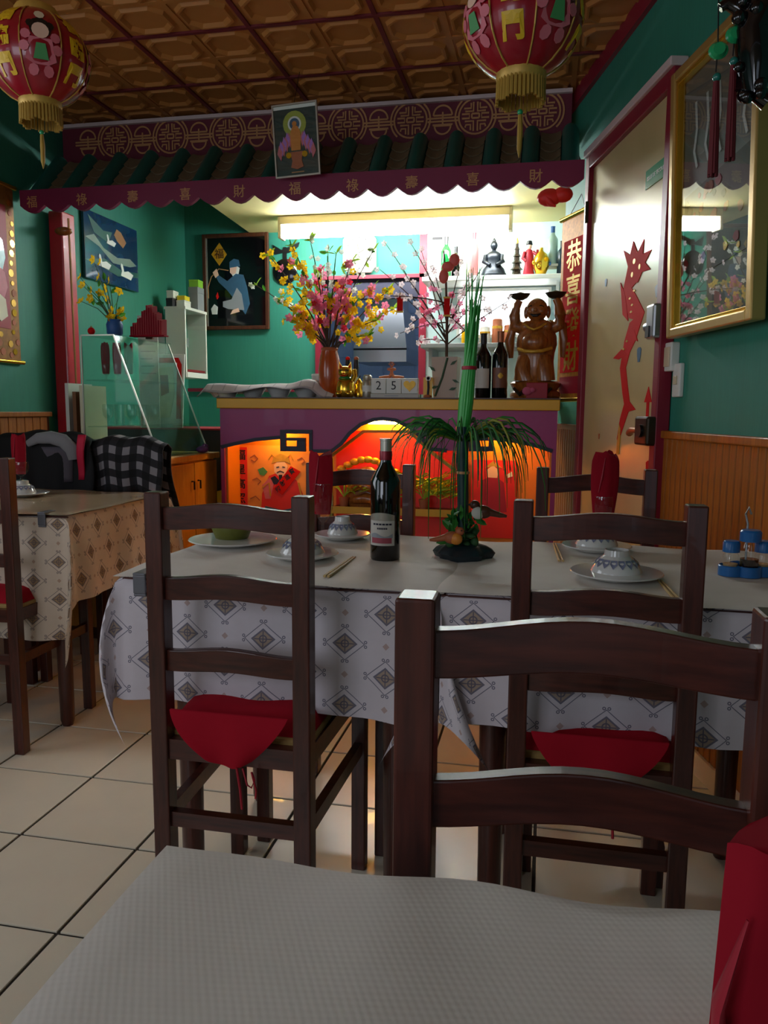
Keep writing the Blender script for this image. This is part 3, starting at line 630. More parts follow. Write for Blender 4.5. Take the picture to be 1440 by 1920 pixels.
# ------------------------------------------------------------------ chairs
CW, CH, CD = .1435, .955, .40
def slat(zb, zt, arch):
    m = MB(); n = 14; vs = []
    for i in range(n+1):
        u = i/n; x = -CW+.012 + u*(2*CW-.024); hump = arch*(.5-.5*math.cos(2*math.pi*u))
        for y in (-.009, .009):
            yy = y - .012*math.sin(math.pi*u)
            vs += [(x, yy, zb+hump*.75), (x, yy, zt+hump)]
    fs = [(0, 1, 3, 2), (4*n, 4*n+2, 4*n+3, 4*n+1)]
    for i in range(n):
        a, b = 4*i, 4*i+4
        fs += [(a, b, b+1, a+1), (a+2, a+3, b+3, b+2), (a+1, b+1, b+3, a+3), (a, a+2, b+2, b)]
    return m.add(vs, fs)
def chair(label, x, y, rz, cushion=True, flap=False):
    t = thing('ladder_back_chair', label, 'chair', (x, y, 0), rz, 'dark wood ladder-back chairs')
    for s in (-1, 1):
        MB().box(-.017, .017, -.019, .019, 0, CH).build('post', 'chair_wood', t, bevel=.003, loc=(s*CW, 0, 0))
        MB().box(-.017, .017, -.017, .017, 0, .475).build('leg', 'chair_wood', t, bevel=.003, loc=(s*(CW+.012), CD, 0))
        MB().bar((s*CW, .015, .31), (s*(CW+.012), CD-.015, .31), .018, .032).build('stretcher', 'rail_wood', t)
        MB().bar((s*CW, .015, .455), (s*(CW+.012), CD-.015, .455), .022, .04).build('seat_rail', 'rail_wood', t)
    for zb, zt in ((.884, .926), (.75, .793), (.611, .652)): slat(zb, zt, .012).build('slat', 'rail_wood', t, bevel=.002)
    MB().box(-CW, CW, -.012, .012, .435, .475).build('seat_rail', 'rail_wood', t); MB().box(-CW-.01, CW+.01, CD-.012, CD+.012, .435, .475).build('seat_rail', 'rail_wood', t)
    MB().box(-CW, CW, -.01, .01, .295, .325).build('stretcher', 'rail_wood', t)
    MB().box(-CW-.008, CW+.008, .012, CD-.012, .458, .487).build('seat', 'rush', t, bevel=.006)
    if cushion:
        c = MB(); 
        def fn(u, v):
            a = 2*(u-.5); b = 2*(v-.5); k = max(0, 1-(a*a)**3)*max(0, 1-(b*b)**3)
            return (a*(CW+.004), .02+v*(CD-.03), .487+.042*k**.5)
        c.grid(14, 14, fn); c.grid(14, 14, lambda u, v: (lambda p: (p[0], p[1], .4875))(fn(u, v)))
        cu = c.build('cushion', 'red_cloth', t, smooth=50)
        if flap:
            f = MB()
            def ff(u, v):
                z = .54-.092*v; hw = .118*(1-.62*v**1.3) ; x = (u-.5)*2*hw
                return (x, -.021-.012*math.sin(math.pi*v)-.006*math.cos(9*u)*v-.001, z-.014*math.sin(math.pi*u)*v)
            f.grid(14, 10, ff); f.grid(14, 10, lambda u, v: (lambda p: (p[0], p[1]+.004, p[2]))(ff(u, v)))
            f.build('flap', 'red_cloth', cu, smooth=50)
            MB().tube([(.02, -.03, .44), (.028, -.034, .4), (.03, -.032, .36)], .0025, 6).tube([(.032, -.03, .44), (.042, -.034, .41), (.05, -.033, .405), (.056, -.032, .42), (.05, -.031, .435), (.06, -.034, .4), (.058, -.034, .385)], .002, 6).build('tie', 'red_deep', cu, smooth=50)
    return t
chair('dark ladder-back chair with red cushion, left one facing the wine bottle table', -.5725, 1.35, 0, flap=True)
chair('dark ladder-back chair before the right table, behind the nearest big chair back', .106, 1.395, 0, flap=True)
chair('nearest dark ladder-back chair cut by the right edge of picture', .040, .648, R(181), cushion=False)
chair('far ladder-back chair behind the wine bottle', -.53, 2.22, R(180))
chair('far ladder-back chair behind the red napkin before the cream door', .133, 2.23, R(180))
chair('ladder-back chair cut by the left edge of picture', -1.775, 2.13, R(3))
chair('chair behind far left table with black jacket over its back', -2.17, 3.12, R(180))
chair('chair behind far left table with plaid shirt over its back', -1.82, 3.16, R(180))
# ================================================================== right wall: door, picture, scroll, switches
dr = thing('service_door', 'cream painted door with red dragon sticker and purple frame on right wall', 'door', (WO.x, WO.y, 0), WROT)
s0, s1 = -1.325, -.47; zd = 2.165
MB().box(s0, s1, -.03, -.004, .01, zd).build('door_leaf', 'door_paint', dr, bevel=.003)
MB().box(s0-.055, s0, -.05, -.002, 0, zd+.055).build('door_jamb', 'trim_red', dr, bevel=.004)
MB().box(s1, s1+.05, -.05, -.002, 0, zd+.055).build('door_jamb', 'trim_red', dr, bevel=.004)
MB().box(s0, s1, -.05, -.002, zd, zd+.055).build('door_lintel', 'trim_red', dr, bevel=.004)
MB().box(s0-.055, s1+.05, -.062, -.002, zd+.055, zd+.085).build('lintel_cap', 'pale_strip', dr, bevel=.004)
for z in (1.98, .35): MB().tube([(s0-.004, -.052, z-.045), (s0-.004, -.052, z+.045)], .008, 8).build('hinge', 'bronze', dr)
def dp(px, py): s, z = PW(px, py, .031); return (s, z)
# dragon sticker: winding body, head, fins and feet
def sticker(name, m, matn): return m.build(name, matn, dr)
spine = [(1192, 475), (1188, 510), (1176, 545), (1186, 575), (1198, 592), (1186, 622), (1176, 650), (1168, 690), (1172, 730), (1176, 760), (1166, 792), (1158, 826)]
wid = [.05, .07, .05, .05, .055, .05, .04, .032, .03, .034, .026, .01]
m = MB(); P = [Vector(dp(*q)) for q in spine]; Lf = []; Rt = []
for i, p in enumerate(P):
    t_ = (P[min(i+1, len(P)-1)] - P[max(0, i-1)]).normalized(); k = Vector((-t_.y, t_.x))*wid[i]; Lf.append(p+k); Rt.append(p-k)
m.prism([tuple(p) for p in Lf] + [tuple(p) for p in reversed(Rt)], -.0322, -.0300); sticker('dragon_body', m, 'red_paper')
m = MB()
for q in [[(1178, 500), (1170, 470), (1182, 478), (1188, 452), (1196, 474), (1208, 448), (1206, 476), (1222, 468), (1210, 492), (1220, 505), (1204, 510), (1196, 530), (1180, 524)],
          [(1172, 550), (1164, 530), (1168, 590), (1178, 602), (1176, 575)], [(1166, 655), (1150, 672), (1160, 674), (1176, 664)], [(1180, 752), (1192, 768), (1178, 772)], [(1190, 618), (1196, 640), (1184, 634)]]:
    m = MB().prism([dp(*a) for a in q], -.0328, -.0305); sticker('dragon_fin', m, 'red_paper')
m = MB()
for a, b, c in ((1190, 490, 7), (1200, 500, 5), (1186, 515, 6)):
    x, z = dp(a, b); m.prism(circ(x, z, .012*c/6, 8, ry=.01), -.0336, -.0326)
sticker('dragon_scale', m, 'gold_leaf')
m = MB()
for a, b in ((1182, 560), (1186, 572), (1184, 585), (1190, 545), (1176, 640), (1170, 655)): x, z = dp(a, b); m.prism([(x-.014, z), (x, z+.006), (x+.014, z), (x, z-.004)], -.0336, -.0320)
sticker('belly_mark', m, 'gold_leaf')
x, z = dp(1160, 828); MB().prism([(x-.02, z-.05), (x+.012, z-.05), (x+.02, z+.05), (x, z+.07)], -.0334, -.0303).build('dragon_tail', 'gold_leaf', dr)
# arrow, flame and paint blots
a0 = dp(1214, 770); ah = a0[1]+.0
m = MB().prism([(a0[0]-.012, ah-.12), (a0[0]+.012, ah-.12), (a0[0]+.012, ah+.03), (a0[0]+.035, ah+.03), (a0[0], ah+.085), (a0[0]-.035, ah+.03), (a0[0]-.012, ah+.03)], -.032, -.030); sticker('arrow', m, 'red_paper')
for (q, w, h, mt) in (((1136, 530), .012, .02, 'blue_print'), ((1233, 545), .022, .028, 'grey_print'), ((1198, 665), .018, .035, 'blue_print'), ((1240, 720), .014, .03, 'clay_pot'), ((1217, 880), .03, .04, 'red_paper'), ((1123, 818), .008, .015, 'clay_pot')):
    x, z = dp(*q); m = MB().prism([(x+w*math.cos(k)*(1+.3*math.sin(k*3)), z+h*math.sin(k)*(1+.25*math.cos(k*2))) for k in [i*math.pi/6 for i in range(12)]], -.0318, -.030); sticker('sticker', m, mt)
x, z = dp(1232, 324); sg = MB().box(x-.1, x+.1, -.034, -.030, z-.032, z+.032).build('exit_sticker', 'jade', dr)
text('ISSUE DE SECOURS', .02, 'white_print', sg, x, -.0345, z, 'lettering')
# locks
x, z = dp(1240, 605); lk = MB().box(x-.03, x+.04, -.075, -.03, z-.055, z+.06).build('upper_lock', 'steel', dr, bevel=.008)
MB().tube([(x-.03, -.055, z-.01), (x-.06, -.055, z-.01)], .018, 12).build('lock_knob', 'steel', lk, smooth=40)
MB().box(x-.02, x+.012, -.079, -.075, z-.05, z-.012).build('lock_plate', 'black', lk)
x, z = dp(1226, 808); lk = MB().box(x-.06, x+.06, -.08, -.03, z-.05, z+.05).build('lower_lock', 'bronze', dr, bevel=.008)
MB().tube([(x-.06, -.06, z), (x-.13, -.065, z), (x-.16, -.06, z-.012)], [.011, .011, .014], 10).build('lever', 'foil_copper', lk, smooth=40)
MB().lathe([(0, 0), (.022, 0), (.022, .01), (0, .01)], 16, Matrix.Translation((x+.01, -.08, z)) @ Matrix.Rotation(R(90), 4, 'X')).build('cylinder', 'black', lk, smooth=40)

def wall_thing(name, label, cat, px, py, off=0.0):
    s, z = PW(px, py, off); return thing(name, label, cat, wpt(s, z, off), WROT)
sw = wall_thing('light_switch', 'white wall switch plate above the right wood panelling', 'switch', 1276, 713)
MB().box(-.03, .03, -.016, 0, -.055, .055).build('plate', 'white_paint', sw, bevel=.004); MB().box(-.012, .012, -.022, -.016, -.014, .014).build('rocker', 'beige_plastic', sw, bevel=.002)
sw = wall_thing('junction_box', 'small white junction box just under the gold framed picture', 'switch', 1268, 668)
MB().box(-.03, .03, -.03, 0, -.05, .045).build('case', 'white_paint', sw, bevel=.004); MB().box(-.022, .022, -.034, -.03, -.035, .03).build('cover', 'beige_plastic', sw, bevel=.002)

# big gold framed glass picture, hung leaning forward
pc = thing('framed_picture', 'large gold framed glass picture leaning from the right wall', 'picture', wpt(-.045, 1.345, .05), WROT)
pc.rotation_euler = (R(2.0), 0, WROT)
w2, hh = .272, .80
def fbar(name, x0, x1, z0, z1):
    m = MB().box(x0, x1, -.022, .02, z0, z1); o = m.build(name, 'gold', pc, bevel=.005); return o
fbar('frame_bar', -w2, -w2+.03, 0, hh); fbar('frame_bar', w2-.03, w2, 0, hh); fbar('frame_bar', -w2+.03, w2-.03, 0, .03); fbar('frame_bar', -w2+.03, w2-.03, hh-.03, hh)
for (x0, x1, z0, z1) in ((-w2+.03, -w2+.04, .03, hh-.03), (w2-.04, w2-.03, .03, hh-.03), (-w2+.04, w2-.04, .03, .04), (-w2+.04, w2-.04, hh-.04, hh-.03)):
    MB().box(x0, x1, -.014, .012, z0, z1).build('inner_bar', 'gold_bright', pc, bevel=.002)
pb = MB().box(-w2+.035, w2-.035, .012, .02, .035, hh-.035).build('picture_sheet', mat('picture_grey', '8d8a80', .5, var=.12, scale=4), pc)
MB().prism([(-w2+.05, .42), (w2-.05, .47), (w2-.05, .2), (-w2+.05, .16)], .010, .0118).build('printed_hill', mat('hill_print', '5d5340', .5, var=.5, scale=25), pb)
random.seed(11)
for k in range(26):
    x = random.uniform(-w2+.07, w2-.07); z = random.uniform(.2, .42); r = random.uniform(.008, .02)
    MB().prism([(x+r*math.cos(i*math.pi/4)*(1+.3*math.sin(i*2+k)), z+r*math.sin(i*math.pi/4)) for i in range(8)], .0085, .0098).build('printed_figure', random.choice(['clay_pot', 'gold_leaf', 'walnut', 'red_deep', 'charcoal', 'purple_print']), pb)
for k in range(5):
    x = -w2+.12+k*.075; MB().stroke([(x, .68), (x+.01, .6), (x-.006, .54), (x+.016, .49)], .012, .0085, .0105).build('printed_waterfall', 'white_print', pb)
MB().box(-w2+.035, w2-.035, -.004, -.001, .035, hh-.035).build('glass_pane', 'picture_glass', pc)
MB().box(-.06, .06, .02, .045, hh-.1, hh-.04).build('hanger', 'bronze', pc)

# red scroll with gold characters between canopy and door
P_ = Vector((.158, 3.80, 1.165))
sc = thing('wall_scroll', 'red and gold hanging scroll beside the purple door frame', 'scroll', P_, R(-63.8))
P2 = PY(1062, 560, P_.y+.25); Wd = .27; Hs = .86
MB().box(-Wd, 0, -.004, .0, 0, Hs).build('scroll_border', mat('brocade', 'c8862e', .5, .2, .5, 60), sc)
MB().box(-Wd+.03, -.03, -.007, -.004, .13, Hs-.11).build('scroll_sheet', 'red_paper', sc)
MB().box(-Wd+.03, -.03, -.007, -.004, .03, .11).build('scroll_sheet', 'red_deep', sc)
for k, ch in enumerate('恭喜發財'): text(ch, .15, 'gold_leaf', sc, -Wd/2, -.0078, Hs-.2-k*.155, 'character', .002)
for z in (0, Hs): 
    MB().tube([(-Wd-.015, -.004, z), (.015, -.004, z)], .011, 10).build('scroll_rod', 'gold_bright', sc, smooth=40)
MB().box(.004, .016, .0, .02, 0, Hs).build('scroll_shade_strip', 'black', sc)  # black strip stands in for the shaded gap beside the scroll
MB().tube([(-Wd*.8, 0, Hs), (-Wd*.5, .02, Hs+.09), (-Wd*.2, 0, Hs)], .0016, 5).build('cord', 'black', sc)
e2 = wpt(sE, 0, .004)
gs = MB().box(-.012, .012, -.008, .0, 1.3, 2.07).box(-.006, .006, -.012, -.008, 1.3, 2.07).build('trim_8', 'gold', None, bevel=.002); gs.location = wpt(sE+.02, 0, 0); gs.rotation_euler = (0, 0, WROT); struct(gs)

# hanging black carved ornament with red tassels, top right
hp = PY(1392, 60, 1.85)
ho = thing('hanging_ornament', 'black carved knot ornament with jade beads and red tassels at top right', 'ornament', (hp.x, 1.85, hp.z))
random.seed(5)
m = MB()
def at_o(px, py, dy=0): p = PY(px, py, 1.85+dy); return (p.x-hp.x, p.y-1.85, p.z-hp.z)
m.tube([at_o(1400, 180), at_o(1425, 120), at_o(1410, 60), at_o(1432, 10), at_o(1420, -80)], [.03, .045, .035, .045, .03], 10)
m.tube([at_o(1440, 190), at_o(1405, 165), at_o(1390, 130), at_o(1398, 95)], [.02, .016, .014, .012], 8).tube([at_o(1390, 20), at_o(1365, 5), at_o(1350, 15)], [.015, .014, .01], 8)
m.build('carved_body', 'black_gloss', ho, smooth=60)
for k in range(16):
    q = (random.uniform(1385, 1440), random.uniform(-10, 190)); c = at_o(*q, random.uniform(-.03, 0)); MB().ball(c, random.uniform(.008, .016), 8, 6).build('carved_bud', 'black_gloss', ho, smooth=60)
for (px, y0, y1, jy) in ((1348, -40, 330, 95), (1380, -40, 300, 65)):
    a, b = at_o(px, y0), at_o(px-6, jy+40)
    st_ = MB().tube([a, at_o(px-2, jy-10), b], .0016, 5).build('string', 'black', ho)
    MB().lathe([(.012, -.012), (.018, 0), (.012, .012)], 12, Matrix.Translation(at_o(px-1, jy)) @ Matrix.Rotation(R(90), 4, 'X')).ball(at_o(px-1, jy), (.02, .006, .018), 12, 8).build('jade_disc', 'jade', ho, smooth=50)
    MB().ball(at_o(px-4, jy+50), .009, 10, 8).build('bead', 'teal_bead', ho, smooth=50)
    tA = at_o(px-5, jy+58); tB = at_o(px-12, y1)
    m = MB()
    for k in range(9):
        an = k*math.pi*2/9; r = .0065
        m.tube([(tA[0]+r*.5*math.cos(an), tA[1]+r*.5*math.sin(an), tA[2]), ((tA[0]+tB[0])/2+r*math.cos(an), tA[1]+r*math.sin(an), (tA[2]+tB[2])/2), (tB[0]+r*1.2*math.cos(an), tB[1]+r*1.2*math.sin(an), tB[2]+.004*math.sin(k*3))], .0034, 5)
    m.build('tassel', 'tassel_red', ho, smooth=50)

# ================================================================== left wall: scroll and lake picture
ls = thing('wall_scroll', 'dark red scroll with gold brocade border at left edge', 'scroll', (XL+.012, 3.6, 1.335), R(90))
Hs = .85; Ws = .42
MB().box(-Ws, 0, -.004, 0, 0, Hs).build('scroll_border', mat('brocade_dark', '8a5a22', .5, .3, .6, 45), ls)
MB().box(-Ws+.06, -.065, -.007, -.004, .16, Hs-.1).build('scroll_sheet', 'red_deep', ls)
for z in (0, Hs): MB().tube([(-Ws-.02, -.004, z), (.02, -.004, z)], .011, 10).build('scroll_rod', 'gold_bright', ls, smooth=40)
for kk, (pts, mt) in enumerate((([(-.16, .62), (-.1, .58), (-.085, .5), (-.11, .44), (-.16, .46), (-.2, .55)], 'teal_print'), ([(-.15, .46), (-.095, .43), (-.08, .36), (-.12, .28), (-.17, .33)], 'pink_print'), ([(-.16, .33), (-.1, .3), (-.09, .22), (-.14, .19), (-.19, .24)], 'cream_print'))):
    MB().prism(pts, -.0085-.0008*kk, -.0065).build('embroidered_figure', mt, ls)
random.seed(3)
for k in range(22):
    x = -.033+random.uniform(-.018, .018) if k < 16 else random.uniform(-.3, -.05); z = .05+k*.048 if k < 16 else random.uniform(.03, .13)
    MB().prism(circ(x, z, random.uniform(.012, .02), 7), -.0065, -.0035).build('brocade_flower', random.choice(['gold_leaf', 'gold_bright', 'clay_pot']), ls)
lp = thing('lake_picture', 'glossy blue lake picture with white swans on teal left wall', 'picture', (XL+.006, 4.5, 1.853), R(90))
MB().box(-.3, .3, -.018, 0, 0, .385).build('canvas', 'lake_print', lp, bevel=.003)
for kk, (pts, mt) in enumerate((([(-.29, .23), (-.2, .26), (-.1, .2), (.05, .17), (.2, .19), (.28, .16), (.2, .14), (0, .13), (-.15, .2)], 'cloud_print'), ([(-.26, .36), (-.1, .3), (0, .31), (-.05, .24), (-.2, .27)], 'isle_print'), ([(.02, .3), (.05, .34), (.1, .33), (.16, .28), (.12, .24), (.05, .27)], 'pavilion_print'), ([(-.3, .1), (-.1, .14), (.1, .1), (.3, .12), (.3, .09), (.05, .06), (-.15, .09)], 'isle_print'))):
    MB().prism(pts, -.0186-.0005*kk, -.0178).build('painted_patch', mt, lp)
for (x, z, s) in ((.15, .07, 1.0), (-.1, .09, .9), (-.02, .235, .7)):
    MB().prism([(x-.07*s, z), (x+.05*s, z-.01*s), (x+.08*s, z+.025*s), (x+.02*s, z+.04*s), (x-.03*s, z+.028*s), (x-.045*s, z+.07*s), (x-.06*s, z+.075*s), (x-.066*s, z+.06*s), (x-.055*s, z+.03*s)], -.0216, -.0175).build('painted_swan', 'white_print', lp)

# ================================================================== back wall: framed figure, clock, plaque
b0, b1 = PY(381, 441, YB), PY(507, 618, YB)
bp = thing('framed_painting', 'black lacquer painting of an old man in blue, dark wooden frame on back wall', 'picture', ((b0.x+b1.x)/2, YB-.004, (b0.z+b1.z)/2))
W_, H_ = (b1.x-b0.x)/2, (b0.z-b1.z)/2
MB().box(-W_+.02, W_-.02, -.012, 0, -H_+.02, H_-.02).build('panel', 'black_gloss', bp)
for (x0, x1, z0, z1) in ((-W_, -W_+.028, -H_, H_), (W_-.028, W_, -H_, H_), (-W_+.028, W_-.028, -H_, -H_+.028), (-W_+.028, W_-.028, H_-.028, H_)): MB().box(x0, x1, -.026, 0, z0, z1).build('frame_bar', 'walnut', bp, bevel=.005)
MB().box(-W_+.028, -W_+.036, -.02, -.012, -H_+.028, H_-.028).build('inner_bar', 'foil_silver', bp)
def bq(px, py): p = PY(px, py, YB); return (p.x-(b0.x+b1.x)/2, p.z-(b0.z+b1.z)/2)
dia = MB().prism([bq(413, 456), bq(427, 478), bq(413, 499), bq(398, 478)], -.0135, -.0115).build('diamond_sign', 'gold_paint', bp)
x, z = bq(413, 478); text('福', .075, 'walnut', dia, x, -.0142, z, 'character', .001)
for kk, (pts, mt, nm) in enumerate((([(432, 505), (432, 492), (440, 486), (449, 488), (452, 500), (446, 502)], 'blue_print', 'cap'), ([(433, 503), (446, 501), (447, 512), (438, 517), (433, 512)], 'skin_print', 'face'), ([(446, 500), (451, 503), (449, 514), (443, 528), (437, 516), (444, 513)], 'white_print', 'beard'),
        ([(444, 514), (458, 516), (465, 540), (470, 570), (462, 590), (440, 560), (428, 545), (412, 530), (406, 518), (412, 517), (428, 528)], 'blue_print', 'robe'), ([(446, 540), (455, 552), (460, 582), (430, 580), (420, 576), (420, 566), (436, 562)], 'grey_print', 'trousers'),
        ([(438, 582), (449, 578), (451, 585), (434, 590)], 'skin_print', 'foot'), ([(401, 512), (408, 505), (412, 517), (406, 522)], 'skin_print', 'hand'), ([(398, 580), (404, 571), (410, 576), (409, 590), (400, 590)], 'white_print', 'jar'), ([(407, 556), (410, 549), (412, 558), (409, 562)], 'red_paper', 'float'))):
    MB().prism([bq(*q) for q in pts], -.0134-.0006*kk, -.0115).build(nm, mt, bp)
MB().stroke([bq(*q) for q in ((393, 560), (392, 540), (398, 520), (412, 505), (430, 508))], .006, -.0135, -.0118).build('fishing_rod', 'frieze_gold', bp)
c0, c1 = PY(645, 440, YB), PY(706, 512, YB)
ck = thing('wall_clock', 'white octagonal wall clock with cream face above the hatch', 'clock', ((c0.x+c1.x)/2, YB-.004, (c0.z+c1.z)/2))
a, b = (c1.x-c0.x)/2, (c0.z-c1.z)/2
def oc(k, c=.3): return [(x*k, z*k) for x, z in ((-a+a*c, -b), (a-a*c, -b), (a, -b+b*c), (a, b-b*c), (a-a*c, b), (-a+a*c, b), (-a, b-b*c), (-a, -b+b*c))]
MB().prism(oc(1), -.03, 0).build('case', mat('clock_case', 'c2bdb0', .5), ck, bevel=.004)
MB().prism(oc(.62, .25), -.033, -.029).build('face', mat('clock_face', '9c9472', .5), ck)
MB().bar((0, -.0345, 0), (.035, -.0345, .02), .005, .002, (0, 1, 0)).bar((0, -.0345, 0), (-.012, -.0345, .06), .004, .002, (0, 1, 0)).build('hand', 'black', ck)
for k in range(12):
    an = k*math.pi/6; MB().box(-.003, .003, -.0315, -.0295, -.006, .006).build('hour_mark', 'charcoal', ck, loc=(a*.78*math.sin(an), 0, b*.78*math.cos(an)), rot=(0, an, 0))
p = PY(535, 510, YB)
bk = thing('wall_plaque', 'round black lacquer plaque with a bow on the back wall behind blossoms', 'plaque', (p.x, YB-.004, p.z))
MB().lathe([(0, 0), (.085, 0), (.09, .008), (.08, .014), (0, .012)], 24, Matrix.Rotation(R(90), 4, 'X')).build('disc', 'black_gloss', bk, smooth=40)
MB().prism([(-.02, .15), (-.09, .19), (-.075, .12), (-.02, .13), (.03, .13), (.1, .17), (.11, .2), (.03, .17)], -.012, 0).build('bow', 'black', bk)
MB().prism([(-.015, .08), (.015, .08), (.012, .17), (-.012, .17)], -.008, 0).build('loop', 'black', bk)

# picture card hanging from the ceiling in front of the canopy
yc = 3.56
q0, q1, q2 = PY(516, 199, yc), PY(602, 193, yc), PY(527, 333, yc)
Wc = (q1.x-q0.x); Hc = q0.z-q2.z
hc = thing('hanging_card', 'framed devotional card of a robed figure on a lotus hanging before the canopy', 'picture', ((q0.x+q1.x)/2, yc, q2.z)); hc.rotation_euler = (R(4), R(-2), R(-3))
for (x0, x1, z0, z1) in ((-Wc/2, -Wc/2+.007, 0, Hc), (Wc/2-.007, Wc/2, 0, Hc), (-Wc/2+.007, Wc/2-.007, 0, .007), (-Wc/2+.007, Wc/2-.007, Hc-.007, Hc)): MB().box(x0, x1, -.006, .006, z0, z1).build('frame_bar', 'foil_silver', hc)
cd = MB().box(-Wc/2+.006, Wc/2-.006, -.001, .003, .006, Hc-.006).build('card', mat('card_green', '1d3a34', .4, var=.2), hc)
MB().box(-Wc/2+.006, Wc/2-.006, -.0022, -.0008, Hc-.022, Hc-.008).build('card_top', 'white_print', cd)
for r, mt, yy in ((.055, mat('halo', 'a8b040', .5, var=.1), -.0018), (.032, 'white_print', -.0026), (.024, 'blue_print', -.0032)): MB().prism(circ(-.003, Hc*.72, r, 18), yy-.0006, -.0008).build('halo', mt, cd)
MB().prism(circ(-.003, Hc*.72, .011, 12), -.0052, -.0008).build('head', 'orange_print', cd)
MB().prism([(-.012, Hc*.69), (.01, Hc*.69), (.024, Hc*.6), (.02, Hc*.36), (-.024, Hc*.36), (-.026, Hc*.6)], -.0046, -.0008).build('robe', 'orange_print', cd)
for k in range(7):
    for s in (-1, 1):
        x = s*(.028+.008*k); z = Hc*(.5-.028*k + (.03 if k % 2 else 0))
        MB().prism([(x, z-.03), (x+s*.016, z), (x+s*.006, z+.036), (x-s*.008, z+.008)], -.004-.0002*k, -.0008).build('petal', 'purple_print' if k % 2 else 'pink_print', cd)
for s in (-1, 1): MB().prism(circ(s*.038, Hc*.3, .013, 8), -.0062, -.0008).build('lotus', 'petal_yellow', cd)
MB().prism([(-.03, Hc*.34), (.03, Hc*.34), (.022, Hc*.22), (.03, Hc*.13), (.0, Hc*.1), (-.03, Hc*.13), (-.022, Hc*.22)], -.0056, -.0008).build('pedestal', 'clay_pot', cd)
MB().box(-.03, .03, -.0022, -.0008, .018, .022).build('caption_line', 'frieze_gold', cd)
MB().box(-Wc/2+.006, Wc/2-.006, -.0068, -.0062, .006, Hc-.006).build('cover_pane', 'clear_glass', hc)
MB().tube([(0, 0, Hc), (.0, 0.1, ZC-q2.z-.02)], .0014, 5).build('string', 'black', hc)

# ================================================================== lanterns
def lantern(label, x, y, z, r, spin, chars):
    t = thing('paper_lantern', label, 'lantern', (x, y, z), spin, 'red paper lanterns')
    m = MB(); n = 48; vs = []; rows = 15; rz = r*.92
    for j in range(rows+1):
        b = -1.18 + 2.36*j/rows
        for k in range(n):
            a = 2*math.pi*k/n; rr = r*math.cos(b)*(1-.035*abs(math.cos(4*a))**8)
            vs.append((rr*math.cos(a), rr*math.sin(a), rz*math.sin(b)))
    m.add(vs, [(j*n+k, j*n+(k+1) % n, (j+1)*n+(k+1) % n, (j+1)*n+k) for j in range(rows) for k in range(n)])
    sh = m.build('shade', 'lantern_red', t, smooth=60)
    for k in range(8):
        a = 2*math.pi*(k+.0)/8; MB().tube([(r*1.002*math.cos(b)*math.cos(a), r*1.002*math.cos(b)*math.sin(a), rz*math.sin(b)) for b in [-1.18+2.36*i/10 for i in range(11)]], .0022, 5).build('rib', 'lantern_gold', t)
    z1 = rz*math.sin(1.18); rc = r*math.cos(1.18)
    MB().lathe([(rc*1.05, -z1-.018), (rc*1.12, -z1-.012), (rc*1.12, -z1+.004), (rc*.9, -z1+.006)], 20).build('lower_ring', 'lantern_gold', t, smooth=40)
    MB().lathe([(rc*.9, z1-.006), (rc*1.12, z1-.004), (rc*1.12, z1+.012), (rc*1.05, z1+.018)], 20).build('upper_ring', 'lantern_gold', t, smooth=40)
    m = MB()
    for k in range(36):
        a = 2*math.pi*k/36; m.tube([(rc*1.02*math.cos(a), rc*1.02*math.sin(a), -z1-.012), (rc*1.05*math.cos(a), rc*1.05*math.sin(a), -z1-.062+.004*math.sin(k*5))], .0045, 5)
    m.build('fringe', 'tassel_gold', t)
    MB().ball((0, 0, -z1-.082), .007, 10, 8).build('bead', 'jade', t, smooth=50)
    MB().tube([(0, 0, -z1-.03), (0, 0, -z1-.085)], .0012, 5).build('cord', 'tassel_gold', t)
    MB().tube([(0, 0, -z1-.088), (0.001, 0, -z1-.12), (0, 0, -z1-.165), (0, 0, -z1-.185)], [.005, .007, .006, .001], 8).build('tassel', 'tassel_gold', t, smooth=40)
    MB().tube([(0, 0, z1), (0, 0, ZC-z)], .0015, 5).build('hanging_wire', 'black', t)
    # decorations follow the curved shade
    def wrap(mb, a0, off=.002):
        o = []
        for X, Y, Z in mb.v:
            b = math.asin(max(-.97, min(.97, Z/rz))); a = a0 + X/(r*max(.35, math.cos(b)))
            rr = r*math.cos(b)+off - Y*1.0
            o.append((rr*math.cos(a), rr*math.sin(a), rz*math.sin(b)))
        mb.v = o; return mb
    for k in range(8):
        a0 = -math.pi/2 + k*math.pi/4 + math.pi/8
        if k % 2 == 0:
            for i, ch in enumerate(chars):
                mb = text_mb(ch, r*.38, .0012, .0024); mb.v = [(X, Y, Z + r*(.52-.48*i)) for X, Y, Z in mb.v]
                wrap(mb, a0).build('character', 'yellow_paint', sh, recalc=False)
        else:
            s = r/.14*.95
            def pat(pts, mt, nm, lift): wrap(MB().prism([(x*s, z*s) for x, z in pts], -.0006, .0006), a0, .002+lift).build(nm, mt, sh)
            pat(circ(0, .035, .03, 14), 'hair_print', 'child_hair', 0); pat(circ(-.026, .045, .012, 8), 'hair_print', 'child_hair', 0); pat(circ(.026, .045, .012, 8), 'hair_print', 'child_hair', 0)
            pat(circ(0, .026, .023, 14), 'skin_print', 'child_face', .0012)
            pat([(-.03, .006), (.03, .006), (.042, -.05), (.02, -.062), (-.02, -.062), (-.042, -.05)], 'pink_print', 'child_robe', .0006)
            pat([(-.012, -.01), (.012, -.01), (.02, -.05), (-.02, -.05)], 'green_print', 'child_apron', .0018)
            for q in ((-.045, -.02), (.045, -.02), (-.04, .012), (.04, .012), (0, .078), (-.02, -.075), (.02, -.075)): pat(circ(q[0], q[1], .014, 8), 'pink_print' if q[0] else 'cream_print', 'flower', .0004)
    return t
